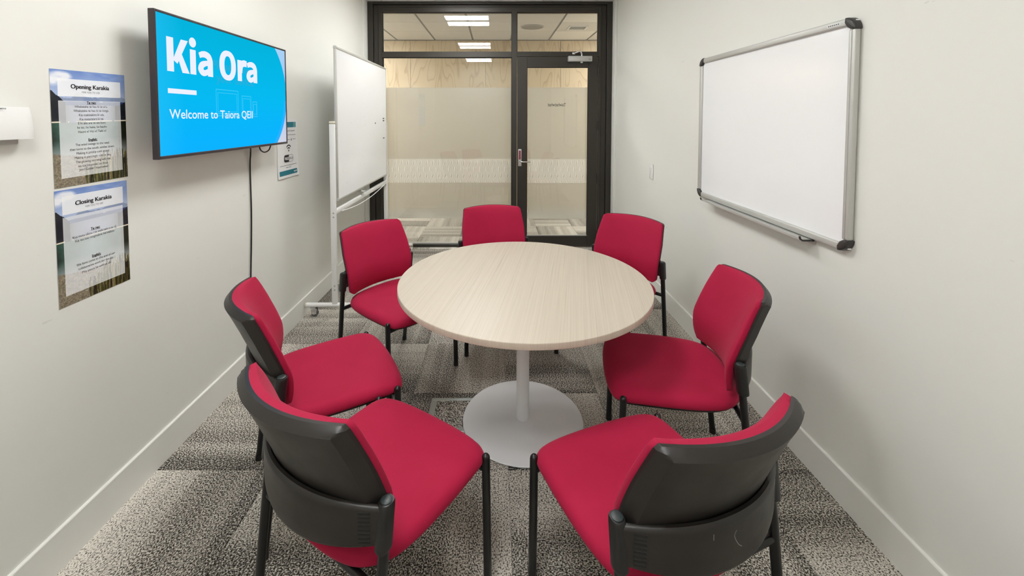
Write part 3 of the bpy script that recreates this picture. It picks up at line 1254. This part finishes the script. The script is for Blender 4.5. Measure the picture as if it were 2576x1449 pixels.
V2, F2 = joinvf([frame2d(2.016, 2.191, 1.515, 1.634, .004), frame2d(2.028, 2.179, 1.524, 1.618, .003), rect2d(2.002, 2.204, 1.503, 1.508),
                 frame2d(2.221, 2.306, 1.500, 1.612, .004), frame2d(2.229, 2.298, 1.514, 1.598, .003),
                 frame2d(2.319, 2.362, 1.500, 1.585, .004), frame2d(2.325, 2.356, 1.513, 1.571, .003)])
flat('device_icons', V2, F2, tvp(.0006), M['scr_line'], scr)
def bold_a(y0, y1, z0, z1):
    W, H = y1 - y0, z1 - z0
    f = lambda a, b: (y0 + a * W, z0 + b * H)
    q = .036
    return [stroke2d([f(.10, .80), f(.30, .865), f(.52, .875), f(.72, .80), f(.81, .64), f(.815, .50)], [.024, .027, .030, .034, q, q]),
            stroke2d([f(.815, .60), f(.815, .0)], q, 0),
            stroke2d([f(.80, .545), f(.52, .52), f(.27, .43), f(.185, .27), f(.30, .135), f(.50, .135), f(.80, .27)], [.022, .024, .031, q, .030, .026, .022])]


def ellipse_ring(cy, cz, ry, rz, ty, tz, n=48):
    V, F = [], []
    for k in range(n):
        a = 2 * math.pi * k / n
        c, s__ = math.cos(a), math.sin(a)
        e = .88
        c, s__ = math.copysign(abs(c) ** e, c), math.copysign(abs(s__) ** e, s__)
        V += [(cy + ry * c, cz + rz * s__), (cy + (ry - ty) * c, cz + (rz - tz) * s__)]
    for k in range(n):
        m_ = (k + 1) % n
        F.append([2 * k, 2 * k + 1, 2 * m_ + 1, 2 * m_])
    return V, F


big = [rect2d(1.720, 1.757, 1.687, 1.827), ([(1.752, 1.737), (1.7995, 1.827), (1.8405, 1.827), (1.777, 1.722)], [[0, 3, 2, 1]]),
       ([(1.772, 1.769), (1.794, 1.782), (1.846, 1.687), (1.804, 1.687)], [[0, 3, 2, 1]]),
       rect2d(1.851, 1.887, 1.687, 1.795), arc2d(1.8690, 1.8265, 0, .0215, 0, 360, 24)] + bold_a(1.899, 2.000, 1.687, 1.799) + [
       ellipse_ring(2.1115, 1.7545, .0645, .0735, .038, .027), rect2d(2.190, 2.2265, 1.687, 1.795),
       stroke2d([(2.213, 1.733), (2.222, 1.768), (2.243, 1.7815), (2.271, 1.7805)], [.034, .034, .034, .032])] + bold_a(2.266, 2.370, 1.687, 1.797)
V2, F2 = joinvf(big + [text2d([('Welcome to Taiora QEII', 1.724, 1.493, .056, .592, 'L', .008)])])
V3, F3 = joinvf([(V2, F2), rect2d(1.720, 1.885, 1.597, 1.617)])
flat('lettering', V3, F3, tvp(.0012), M['scr_white'], scr)

# cables
tube('power_cable', curve_pts([(WL + .055, 2.33, 1.40), (WL + .05, 2.40, 1.33), (WL + .02, 2.455, 1.285), (WL + .008, 2.468, 1.20), (WL + .006, 2.472, .90), (WL + .006, 2.450, .55),
                               (WL + .008, 2.425, .25), (WL + .020, 2.398, .12), (WL + .022, 2.380, .045), (WL + .026, 2.362, .008), (WL + .03, 2.40, .0062), (WL + .03, 2.47, .0062)], 6),
     .0042, M['cable'], None, seg=8, loc=(WL + .006, 2.45, 0))
tag(bpy.data.objects['power_cable'], 'thin black power cable hanging from television to floor', 'cable')
tube('signal_cable', curve_pts([(WL + .06, 2.47, 1.40), (WL + .06, 2.48, 1.32), (WL + .055, 2.52, 1.292), (WL + .055, 2.56, 1.288), (WL + .055, 2.60, 1.305), (WL + .06, 2.615, 1.36), (WL + .06, 2.60, 1.42)], 6),
     .0038, M['cable'], None, seg=8, loc=(WL + .06, 2.54, 1.32))
tag(bpy.data.objects['signal_cable'], 'short black cable looping below the television edge', 'cable')

# ================================================================== POSTERS
def hash2(i, j):
    v = math.sin(i * 127.1 + j * 311.7) * 43758.5453
    return v - math.floor(v)


def vnoise(x, y):
    i, j = math.floor(x), math.floor(y)
    fx, fy = x - i, y - j
    fx, fy = fx * fx * (3 - 2 * fx), fy * fy * (3 - 2 * fy)
    a = hash2(i, j) * (1 - fx) + hash2(i + 1, j) * fx
    b = hash2(i, j + 1) * (1 - fx) + hash2(i + 1, j + 1) * fx
    return a * (1 - fy) + b * fy


def fbm(x, y):
    return .5 * vnoise(x, y) + .27 * vnoise(2.1 * x + 5, 2.1 * y + 1) + .15 * vnoise(4.3 * x, 4.3 * y + 9) + .08 * vnoise(9 * x + 3, 9 * y)


rb = random.Random(3)
BLADES = [(rb.uniform(.25, 1.0) ** .7, rb.uniform(.78, .90), rb.uniform(-.09, .09), rb.choice((0, 0, 1, 2))) for _ in range(150)]


def lerp3(a, b, t):
    t = max(0, min(1, t))
    return tuple(p + (q - p) * t for p, q in zip(a, b))


def lake(u, v):
    """printed landscape: sky, peaks, forest, lake, stones and reeds; v runs down from the top"""
    nz = fbm(u * 9, v * 13)
    c = lerp3((112, 142, 205), (182, 198, 226), v / .24)
    cl_ = max(0, 1 - ((u - .12) / .16) ** 2 - ((v - .055) / .05) ** 2) * 1.4 + max(0, 1 - ((u - .02) / .12) ** 2 - ((v - .10) / .05) ** 2)
    c = lerp3(c, (238, 241, 248), cl_ * (.5 + nz))
    c = lerp3(c, (170, 190, 226), .5 * max(0, fbm(u * 4, v * 22) - .5) * 3)
    ridge = .235 - .055 * max(0, 1 - abs(u - .34) / .10) - .075 * max(0, 1 - abs(u - .80) / .20) + .02 * (nz - .5)
    if v > ridge:
        c = lerp3((120, 140, 178), (160, 172, 196), nz * 1.2)
    if v > .268 + .012 * (nz - .5):
        c = lerp3((34, 56, 112), (60, 78, 120), nz)
    hillL = .165 + .60 * u + .02 * nz
    hillR = .235 + .40 * (1 - u) + .05 * nz
    if (u < .17 and v > hillL) or (u > .84 and v > hillR) or (v > .30 and (u < .17 or u > .84)):
        c = lerp3((14, 18, 30), (44, 48, 50), nz * nz * 1.6)
    if v > .30 and .17 <= u <= .84:
        side = min(1, abs(u - .5) / .34)
        c = lerp3(lerp3((150, 165, 200), (120, 135, 165), nz), lerp3((60, 70, 78), (96, 104, 104), nz), side ** 3)
    if v > .437 + .006 * nz and (u > .82 or .30 < u < .74 or u < .10 or vnoise(u * 30, 3) > .6):
        c = (232, 222, 200) if nz > .35 else (190, 178, 150)
    if v > .449:
        mid = max(0, 1 - abs(u - .45) / .45)
        dk = lerp3((18, 30, 26), (52, 92, 76), nz)
        c = lerp3(dk, (150, 190, 196), mid * (.6 + .5 * (v - .45)))
        if u > .88:
            c = lerp3((14, 18, 14), (44, 52, 34), nz)
        if v > .60:
            c = lerp3(c, (168, 174, 176), min(1, (v - .60) / .16))
    if v > .80 - .10 * (1 - u) + .03 * nz:
        s = fbm(u * 60, v * 110)
        c = lerp3((70, 64, 54), (176, 164, 138), s * 1.15)
    for bu, bt, sl, k in BLADES:
        if v > bt - .10 * (bu > .6) + .02 and v < 1.01:
            cu = bu + sl * (1 - v)
            if abs(u - cu) < .0055:
                c = ((30, 30, 16), (120, 108, 52), (70, 72, 34))[k]
    return c


POST = [0]


def poster(name, label, y0, y1, ztl, ztr, zbl, zbr, panels, lines_head, lines_sub, lines_body):
    """sheet taped on the left wall; slight tilt from its four corner heights"""
    t = thing(name, label, 'poster', (WL, (y0 + y1) / 2, (zbl + zbr) / 2), 'prayer posters on the left wall')
    W = y1 - y0
    Hh = ((ztl - zbl) + (ztr - zbr)) / 2

    def pt(u, v, d=0.0):
        zt = ztl + (ztr - ztl) * u
        zb = zbl + (zbr - zbl) * u
        return Vector((WL + .0012 + d, y0 + W * u, zt + (zb - zt) * v))
    nu, nv = 130, 180
    us = sorted(set([k / nu for k in range(nu + 1)] + [p for q in panels for p in q[:2]]))
    vs = sorted(set([k / nv for k in range(nv + 1)] + [p for q in panels for p in q[2:4]]))
    V = [tuple(pt(u, v) - Vector(t.location)) for v in vs for u in us]
    F, C = [], []
    nu1 = len(us)
    for j in range(len(vs) - 1):
        for i in range(nu1 - 1):
            F.append((j * nu1 + i, (j + 1) * nu1 + i, (j + 1) * nu1 + i + 1, j * nu1 + i + 1))
            u, v = (us[i] + us[i + 1]) / 2, (vs[j] + vs[j + 1]) / 2
            c = lake(u, v)
            for (a, b, d, e_, al) in panels:
                if a < u < b and d < v < e_:
                    c = lerp3(c, (246, 248, 250), al)
            C.append(s2l(c))
    me = bpy.data.meshes.new('printed_sheet')
    me.from_pydata(V, [], F)
    ca = me.color_attributes.new('Col', 'FLOAT_COLOR', 'CORNER')
    buf = []
    for c in C:
        buf += [c[0], c[1], c[2], 1.0] * 4
    ca.data.foreach_set('color', buf)
    me.materials.append(M['print'])
    sh = bpy.data.objects.new('printed_sheet', me)
    COL.objects.link(sh)
    sh.parent = t
    ORG[sh] = Vector(t.location)
    for nm, L, m in (('heading', lines_head, 'ink'), ('subheading', lines_sub, 'ink_grey'), ('verse', lines_body[0], 'ink_grey'), ('translation', lines_body[1], 'ink_grey')):
        V2, F2 = text2d(L)
        flat(nm, V2, F2, lambda a, b: pt(.5 + a / W, b / Hh, .0006), M[m], sh)
    return t


def mk_lines(W, Hh, heading, hv, hwid, sub_v, blocks):
    """v runs down, so text is given negative sizes through -y: build with y = v*H and size negative"""
    head, sub, body = [], [], []
    for dx in (-.0006, 0, .0006):
        head.append((heading, dx, (hv + .018) * Hh, -.0215, hwid, 'C', .002))
    sub.append(('FOR YOU TO USE', 0, (sub_v + .009) * Hh, -.0085, .066, 'C', 0, 1.25))
    for bi, (title, tv_, rows) in enumerate(blocks):
        body.append((title, 0, (tv_ + .010) * Hh, -.0125, None, 'C', .03, 1.0, True, bi))
        for txt, v in rows:
            body.append((txt, 0, (v + .010) * Hh, -.0118, None, 'C', 0, 1.0, False, bi))
    # None width: uniform scale from |size|
    fix = []
    for b in body:
        fix.append(b)
    return head, sub, [[q for q in fix if q[9] == 0], [q for q in fix if q[9] == 1]]


_t2 = text2d


def text2d(lines):            # width None with mirrored (negative) size keeps positive advance
    return _t2([(l[:4] + ((l[4] if l[4] else None),) + tuple(l[5:])) if l[3] > 0 else l for l in lines])


def text_down(lines):
    parts = []
    for ln in lines:
        body, x, y, size, width, align, bold = ln[:7]
        sp = ln[7] if len(ln) > 7 else 1.0
        ul = ln[8] if len(ln) > 8 else False
        V, F, w, _ = glyphs(body, bold, sp)
        s = abs(size)
        sx_ = width / w if width else s * .93
        Wd = w * sx_
        ox = x - Wd / 2
        parts.append(([(ox + a * sx_, y - b * s) for a, b in V], F))
        if ul:
            parts.append(([(ox, y + s * .09), (ox, y + s * .16), (ox + Wd, y + s * .16), (ox + Wd, y + s * .09)], [[0, 1, 2, 3]]))
    return joinvf(parts)


text2d_up = text2d
text2d = text_down
W1 = .277
H1 = .395
h, s_, b_ = mk_lines(W1, H1, 'Opening Karakia', .137, .142, .183, [
    ('Te reo:', .277, [('Whakataka te hau ki te uru,', .311), ('Whakataka te hau ki te tonga.', .348), ('Kia makinakina ki uta,', .386),
                       ('Kia mataratara ki tai.', .423), ('E hi ake ana te ata kura', .459), ('he tio, he huka, he hauhu', .496), ('Haumi e! Hui e! Taiki e!', .534)]),
    ('English:', .610, [('The wind swings to the west', .647), ('then turns to the south, settles down.', .685), ('Making it prickly cold inland', .722),
                        ('Making it piercingly cold at sea.', .760), ('The glowing morning will rise', .798), ('on ice, on snow, on frost.', .835), ('Join! Gather! Intertwine!', .868)])])
poster('opening_prayer_poster', 'lake photo poster headed Opening Karakia, taped above the other one', 1.376, 1.653, 1.657, 1.662, 1.263, 1.266,
       [(.085, .93, .075, .225, .90), (.085, .92, .262, .925, .74)], h, s_, b_)
h, s_, b_ = mk_lines(W1, H1, 'Closing Karakia', .13, .137, .175, [
    ('Te reo:', .39, [('Kua mutu tātou i te mahi tahi o te rā', .427), ('Kia tau tou rangimārie kei mātou', .463)]),
    ('English:', .64, [('We have come to the end of our', .677), ('collaborative work for the day.', .715), ('May peace be with us all.', .755)])])
poster('closing_prayer_poster', 'lake photo poster headed Closing Karakia, taped below the other one', 1.374, 1.646, 1.255, 1.252, .860, .857,
       [(.085, .93, .055, .215, .90), (.085, .92, .237, .915, .74)], h, s_, b_)
text2d = text2d_up

# Wi-Fi notice, half hidden behind the television
wy0, wy1, wz0, wz1 = 2.792, 3.076, 1.080, 1.487
wf = thing('wifi_notice', 'white notice with teal bands and free Wi-Fi badge beside television', 'notice', (WL, (wy0 + wy1) / 2, wz0))


def curl(a, b):
    k = (b - wz0) / (wz1 - wz0)
    return .002 + .010 * max(0, .25 - k) ** 2 * 16 * .5 + .006 * max(0, (a - wy1 + .06) / .06) ** 2 * (1 - k)


V, F = [], []
nx, nz_ = 12, 24
for j in range(nz_ + 1):
    for i in range(nx + 1):
        a, b = wy0 + (wy1 - wy0) * i / nx, wz0 + (wz1 - wz0) * j / nz_
        V.append((WL + curl(a, b), a, b))
for j in range(nz_):
    for i in range(nx):
        q = j * (nx + 1) + i
        F.append([q, q + 1, q + nx + 2, q + nx + 1])
sheet_o = mk('paper_sheet', V, F, M['paper'], wf, smooth=True)


def grid_rect(x0, x1, y0, y1, n=10, m_=4):
    V, F = [], []
    for j in range(m_ + 1):
        for i in range(n + 1):
            V.append((x0 + (x1 - x0) * i / n, y0 + (y1 - y0) * j / m_))
    for j in range(m_):
        for i in range(n):
            q = j * (n + 1) + i
            F.append([q, q + 1, q + n + 2, q + n + 1])
    return V, F


wp = lambda d: (lambda a, b: (WL + curl(a, b) + d, a, b))
flat('teal_band', *grid_rect(wy0 + .018, wy1 - .022, wz0 + .018, wz0 + .050), wp(.0015), M['teal'], sheet_o)
flat('teal_band', *grid_rect(wy0 + .018, wy1 - .022, wz1 - .060, wz1 - .022), wp(.0015), M['teal'], sheet_o)
flat('teal_fade', *grid_rect(wy1 - .060, wy1 - .022, wz1 - .060, wz1 - .022, 3), wp(.0019), M['teal_pale'], sheet_o)
V2, F2 = text2d([('Wireless Network Upgrade', (wy0 + wy1) / 2, wz1 - .088, .0155, .20, 'C', .0),
                 ('FREE', wy0 + .105, wz0 + .128, .0, None, 'C', .0)][:1])
bars = [rect2d(wy0 + .04, wy1 - .03, wz1 - .1135, wz1 - .111), rect2d(wy0 + .06, wy1 - .115, wz1 - .1455, wz1 - .143), rect2d(wy1 - .075, wy1 - .03, wz1 - .1455, wz1 - .143),
        rect2d(wy1 - .098, wy1 - .086, wz1 - .153, wz1 - .146), rect2d(wy1 - .096, wy1 - .088, wz1 - .145, wz1 - .138),
        rect2d(wy0 + .030, wy1 - .025, wz0 + .0845, wz0 + .0865), rect2d(wy0 + .11, wy0 + .145, wz0 + .0675, wz0 + .070)]
flat('small_print', *joinvf([(V2, F2)] + bars), wp(.0016), M['ink_grey'], sheet_o)


icx, icz = wy0 + .152, wz0 + .185
flat('wifi_symbol', *joinvf([arc2d(icx, icz, 0, .0065, 0, 360, 16), arc2d(icx, icz, .016, .024, 40, 140), arc2d(icx, icz, .034, .042, 40, 140)]),
     wp(.0016), M['ink'], sheet_o)


def pill(x0, x1, z0, z1, r, left):
    pts = []
    if left:
        pts += [(x1, z0), (x1, z1)]
        pts += [(x0 + r + r * math.cos(R(a)), z1 - r + r * math.sin(R(a))) for a in range(90, 181, 15)]
        pts += [(x0 + r + r * math.cos(R(a)), z0 + r + r * math.sin(R(a))) for a in range(180, 271, 15)]
    return pts, [list(range(len(pts)))]


bx0, bx1, bz0_, bz1_ = wy0 + .085, wy0 + .215, wz0 + .106, wz0 + .156
flat('badge', *joinvf([pill(bx0, bx0 + .068, bz0_, bz1_, .020, True), rect2d(bx0 + .068, bx1 - .02, bz1_ - .0016, bz1_), rect2d(bx0 + .068, bx1 - .02, bz0_, bz0_ + .0016),
                       arc2d(bx1 - .02, bz1_ - .02, .0184, .020, 0, 90, 8), arc2d(bx1 - .02, bz0_ + .02, .0184, .020, 270, 360, 8), rect2d(bx1 - .0016, bx1, bz0_ + .02, bz1_ - .02)]),
     wp(.0016), M['ink'], sheet_o)
V2, F2 = text2d([('FREE', bx0 + .036, bz0_ + .016, .027, .056, 'C', .02)])
flat('badge_lettering', V2, F2, wp(.0021), M['paper'], sheet_o)
V2, F2 = text2d([('Wi-Fi', bx0 + .099, bz0_ + .016, .026, .050, 'C', 0)])
flat('badge_lettering', V2, F2, wp(.0021), M['ink_grey'], sheet_o)
flat('band_mark', *joinvf([rect2d(wy1 - .070, wy1 - .044, wz0 + .032, wz0 + .037), arc2d(wy1 - .035, wz0 + .0345, 0, .006, 0, 360, 14), rect2d(wy1 - .062, wy1 - .046, wz0 + .0265, wz0 + .0285)]),
     wp(.0019), M['paper'], sheet_o)
flat('teal_mark', *joinvf([rect2d(wy0 + .152, wy0 + .178, wz0 + .0725, wz0 + .075), rect2d(wy0 + .152, wy0 + .178, wz0 + .0645, wz0 + .067)]), wp(.0016), M['teal_pale'], sheet_o)

# ================================================================== THERMOSTAT (left wall, edge of view)
ts = thing('wall_sensor', 'white curved thermostat box beside the Opening Karakia poster', 'thermostat', (WL, 1.283, 1.414))
box('base', WL + .0005, WL + .014, 1.175, 1.268, 1.418, 1.470, M['grey_plastic'], ts, bev=.003)
V, F = [], []
nn = 12
for j in range(nn + 1):
    b = j / nn
    z = 1.434 + .094 * b
    for i in range(2):
        pass
S_ = lin(12)
V, F = sheet(lambda s, q: Vector((WL + .040 - .016 * ((q + 1) / 2 - .15) ** 2 * (1 if q > -.7 else 1) - .012 * max(0, abs(s) - .9) / .1 * .4, 1.2255 + s * .066, 1.4815 + q * .048)),
             lambda s, q: Vector((WL + .0145, 1.2255 + s * .064, 1.4815 + q * .046)), S_, lin(12))
cv = mk('cover', V, F, M['white_plastic'], ts, smooth=True, angle=40)
V2, F2 = text2d([('SIEMENS', 1.208, 1.5215, .0062, .024, 'C', .02)])
flat('maker_name', V2, F2, lambda a, b: (WL + .0360, a, b), M['ink_grey'], cv)

# ================================================================== MOBILE WHITEBOARD
mw = thing('mobile_whiteboard', 'tall wheeled whiteboard on white stand beside left wall', 'whiteboard', (-1.19, 3.86, 0))
bX = -1.180
by0, by1, bz0, bz1 = 3.150, 4.585, .868, 2.028
fr = .014
box('board_panel', bX - .018, bX - .003, by0 + .006, by1 - .006, bz0 + .006, bz1 - .006, M['board'], mw)
for nm, args in (('board_frame', (bX - .021, bX, by0, by0 + fr, bz0, bz1)), ('board_frame', (bX - .021, bX, by1 - fr, by1, bz0, bz1)),
                 ('board_frame', (bX - .021, bX + .001, by0 + fr, by1 - fr, bz1 - .020, bz1)), ('board_frame', (bX - .021, bX + .001, by0 + fr, by1 - fr, bz0, bz0 + .016))):
    box(nm, *args, M['alu'], mw, bev=.003)
for y in (by0, by1):
    for z in (bz0, bz1):
        box('board_corner', bX - .0225, bX + .0015, y - .002 if y == by0 else y - .016, y + .016 if y == by0 else y + .002,
            z - .002 if z == bz0 else z - .022, z + .022 if z == bz0 else z + .002, M['grey_plastic'], mw, bev=.003)
px_ = -1.205
for y in (3.118, 4.617):
    post = box('post', px_ - .020, px_ + .020, y - .013, y + .013, .072, 1.448, M['stand'], mw, bev=.005)
    V, F = box_vf(px_ - .021, px_ + .021, y - .014, y + .014, 1.448, 1.468, .007, 3)
    mk('post_cap', V, F, M['cream_cap'], post, smooth=True)
    for z in (.785, .755, .235, .205):
        s = -1
        mk('screw', *axis_cyl_vf((px_ + .004, y - .0142, z), 'y', .006, .003, 12), M['alu_matt'], post, smooth=True)
    mk('pivot', *axis_cyl_vf((bX - .012, y + (.0225 if y < 4 else -.0225), 1.42), 'y', .008, .020, 12), M['alu_matt'], mw, smooth=True)
    ft = tube('foot', [(px_ - .215, y, .086), (px_ + .285, y, .086)], .0165, M['stand'], mw, seg=16)
    for q in (-.212, .282):
        mk('end_plug', *axis_cyl_vf((px_ + q + (-.005 if q < 0 else .005), y, .086), 'x', .0168, .010, 16), M['cream_cap'], ft, smooth=True)
    for q in (-.165, .235):
        cxx = px_ + q
        cs = mk('caster', *joinvf([box_vf(cxx - .020, cxx + .020, y - .018, y + .018, .064, .0705, .002, 1),
                                   box_vf(cxx - .012, cxx + .030, y - .018, y - .0145, .022, .064, .001, 1),
                                   box_vf(cxx - .012, cxx + .030, y + .0145, y + .018, .022, .064, .001, 1)]), M['chrome'], mw)
        mk('wheel', *axis_cyl_vf((cxx + .012, y, .0255), 'y', .0250, .022, 24), M['rubber'], cs, smooth=True)
        mk('axle', *axis_cyl_vf((cxx + .012, y, .0255), 'y', .006, .042, 12), M['chrome'], cs, smooth=True)
        if q > 0:
            box('brake_pedal', cxx + .026, cxx + .062, y - .013, y + .013, .056, .061, M['chrome'], cs, bev=.002)
box('tray_rail', px_ - .012, px_ + .016, 3.131, 4.604, .770, .806, M['stand'], mw, bev=.004)
kn = lathe('lock_knob', (px_ + .006, 3.74, .806), [(.007, 0), (.007, .022), (.016, .024), (.018, .034), (.012, .042), (.003, .044)], M['alu'], mw, seg=18)
box('lock_lever', px_ - .002, px_ + .040, 3.725, 3.790, .832, .838, M['alu'], kn, bev=.0025)
tube('hanging_cord', curve_pts([(px_ + .018, 3.25, .772), (px_ + .020, 3.45, .752), (px_ + .020, 3.75, .738), (px_ + .020, 4.10, .745), (px_ + .018, 4.5, .775)], 8), .004, M['stand'], mw, seg=8)
# pen marks left on the board
rm = random.Random(11)
parts = []
for k in range(26):
    a, b = rm.uniform(by0 + .06, by1 - .06), rm.uniform(bz0 + .06, bz1 - .08)
    l, w = rm.uniform(.004, .016), rm.uniform(.002, .004)
    d = rm.choice((0, 1))
    parts.append(rect2d(a, a + (w if d else l), b, b + (l if d else w)))
flat('faint_marks', *joinvf(parts), lambda a, b: (bX - .0024, a, b), M['ink_pale'], mw)
flat('black_marks', *joinvf([rect2d(4.44, 4.50, 1.478, 1.490), rect2d(4.44, 4.50, 1.455, 1.467), rect2d(4.44, 4.50, 1.272, 1.284),
                             rect2d(4.15, 4.18, 1.432, 1.446)]), lambda a, b: (bX - .0022, a, b), M['ink_grey'], mw)

# ================================================================== WALL WHITEBOARD (right)
ww = thing('wall_whiteboard', 'aluminium-framed whiteboard with dark corners fixed to right wall', 'whiteboard', (WR, 2.145, .99))
rX = WR - .022
ry0, ry1, rz0, rz1 = 1.558, 2.732, .990, 1.870
fw_ = .030
box('board_panel', rX + .006, WR - .003, ry0 + .01, ry1 - .01, rz0 + .01, rz1 - .01, M['board'], ww)


def round_bar(y0, y1, z0, z1):
    return box_vf(rX - .006, WR - .0025, y0, y1, z0, z1, .007, 3)


for (a, b, c, d) in ((ry0, ry0 + fw_, rz0 + .045, rz1 - .045), (ry1 - fw_, ry1, rz0 + .045, rz1 - .045), (ry0 + .045, ry1 - .045, rz0, rz0 + fw_), (ry0 + .045, ry1 - .045, rz1 - fw_, rz1)):
    V, F = round_bar(a, b, c, d)
    mk('frame_bar', V, F, M['alu'], ww, smooth=True, angle=35)
box('frame_lip', rX - .0075, rX - .004, ry0 + .012, ry0 + .0135, rz0 + .045, rz1 - .045, M['alu_matt'], ww)
for sy in (0, 1):
    for szz in (0, 1):
        yc, zc = (ry0, ry1)[sy], (rz0, rz1)[szz]
        dy_, dz_ = (1, -1)[sy], (1, -1)[szz]
        pts = []
        r_ = .048
        for k in range(0, 91, 10):
            pts.append((yc + dy_ * (r_ - r_ * math.cos(R(k)) - .002), zc + dz_ * (r_ - r_ * math.sin(R(k)) - .002)))
        pts += [(yc + dy_ * r_, zc + dz_ * (fw_ * .55)), (yc + dy_ * (fw_ * 1.2), zc + dz_ * (fw_ * 1.2)), (yc + dy_ * (fw_ * .55), zc + dz_ * r_)]
        bm = bmesh.new()
        f0 = bm.faces.new([bm.verts.new((WR - .002, a, b)) for a, b in pts])
        ex = bmesh.ops.extrude_face_region(bm, geom=[f0])
        ev = [g_ for g_ in ex['geom'] if isinstance(g_, bmesh.types.BMVert)]
        bmesh.ops.translate(bm, verts=ev, vec=(-.030, 0, 0))
        topf = [g_ for g_ in ex['geom'] if isinstance(g_, bmesh.types.BMFace)][0]
        bmesh.ops.bevel(bm, geom=list(topf.edges), offset=.008, segments=3, affect='EDGES', profile=.5)
        bm.verts.index_update()
        mk('corner_cap', [v.co.copy() for v in bm.verts], [[v.index for v in f.verts] for f in bm.faces], M['corner'], ww, smooth=True, angle=40)
        bm.free()
tr_ = mk('pen_tray', *joinvf([box_vf(rX - .045, WR - .012, 1.745, 2.585, rz0 - .006, rz0 - .0025), box_vf(rX - .048, rX - .044, 1.745, 2.585, rz0 - .006, rz0 + .004),
                              box_vf(WR - .012, WR - .002, 1.745, 2.585, rz0 - .024, rz0 - .0025)]), M['alu'], ww)
for y in (1.740, 2.590):
    tube('tray_hook', [(WR - .014, y, rz0 - .006), (rX - .040, y, rz0 - .006), (rX - .050, y, rz0 + .002), (rX - .052, y, rz0 + .012)], .0042, M['corner'], tr_, seg=8)
flat('maker_plate', *rect2d(1.625, 1.690, rz1 - .019, rz1 - .011), lambda a, b: (rX - .0066, a, b), M['paper'], ww)
flat('maker_lettering', *joinvf([rect2d(1.630 + k * .0095, 1.637 + k * .0095, rz1 - .017, rz1 - .013) for k in range(6)]), lambda a, b: (rX - .0070, a, b), M['ink_grey'], ww)

# ================================================================== LIGHT SWITCH
sw = thing('light_switch', 'white upright light switch on right wall near the door', 'switch', (WR, 3.605, .972))
box('plate', WR - .010, WR - .0005, 3.562, 3.642, .970, 1.098, M['white_plastic'], sw, bev=.004)
rk = box('rocker', WR - .0145, WR - .010, 3.585, 3.619, 1.006, 1.062, M['white_plastic'], sw, bev=.002)
box('indicator', WR - .0150, WR - .0144, 3.598, 3.606, 1.030, 1.034, M['grey_plastic'], rk)

# ================================================================== FLOOR BOX
fb = thing('floor_box', 'metal-rimmed carpeted floor outlet lid partly under table base', 'floor outlet', (-.22, 2.07, 0))
fx0, fx1, fy0, fy1 = -.336, -.096, 1.948, 2.186
for nm, a in (('rim', (fx0, fx1, fy1 - .022, fy1)), ('rim', (fx0, fx1, fy0, fy0 + .022)), ('rim', (fx0, fx0 + .030, fy0 + .022, fy1 - .022)), ('rim', (fx1 - .030, fx1, fy0 + .022, fy1 - .022))):
    rmb = box(nm, *a, .0002, .0026, M['floor_metal'], fb, bev=.0008, seg=1)
for k in range(3):
    xg = fx0 + .006 + k * .008
    box('groove', xg, xg + .0022, fy0 + .03, fy1 - .006, .0024, .0029, M['alu_matt'], fb)
V, F = box_vf(fx0 + .030, fx1 - .030, fy0 + .022, fy1 - .022, .0002, .0020)
mk('carpet_inset', V, F, M['carpet'], fb)
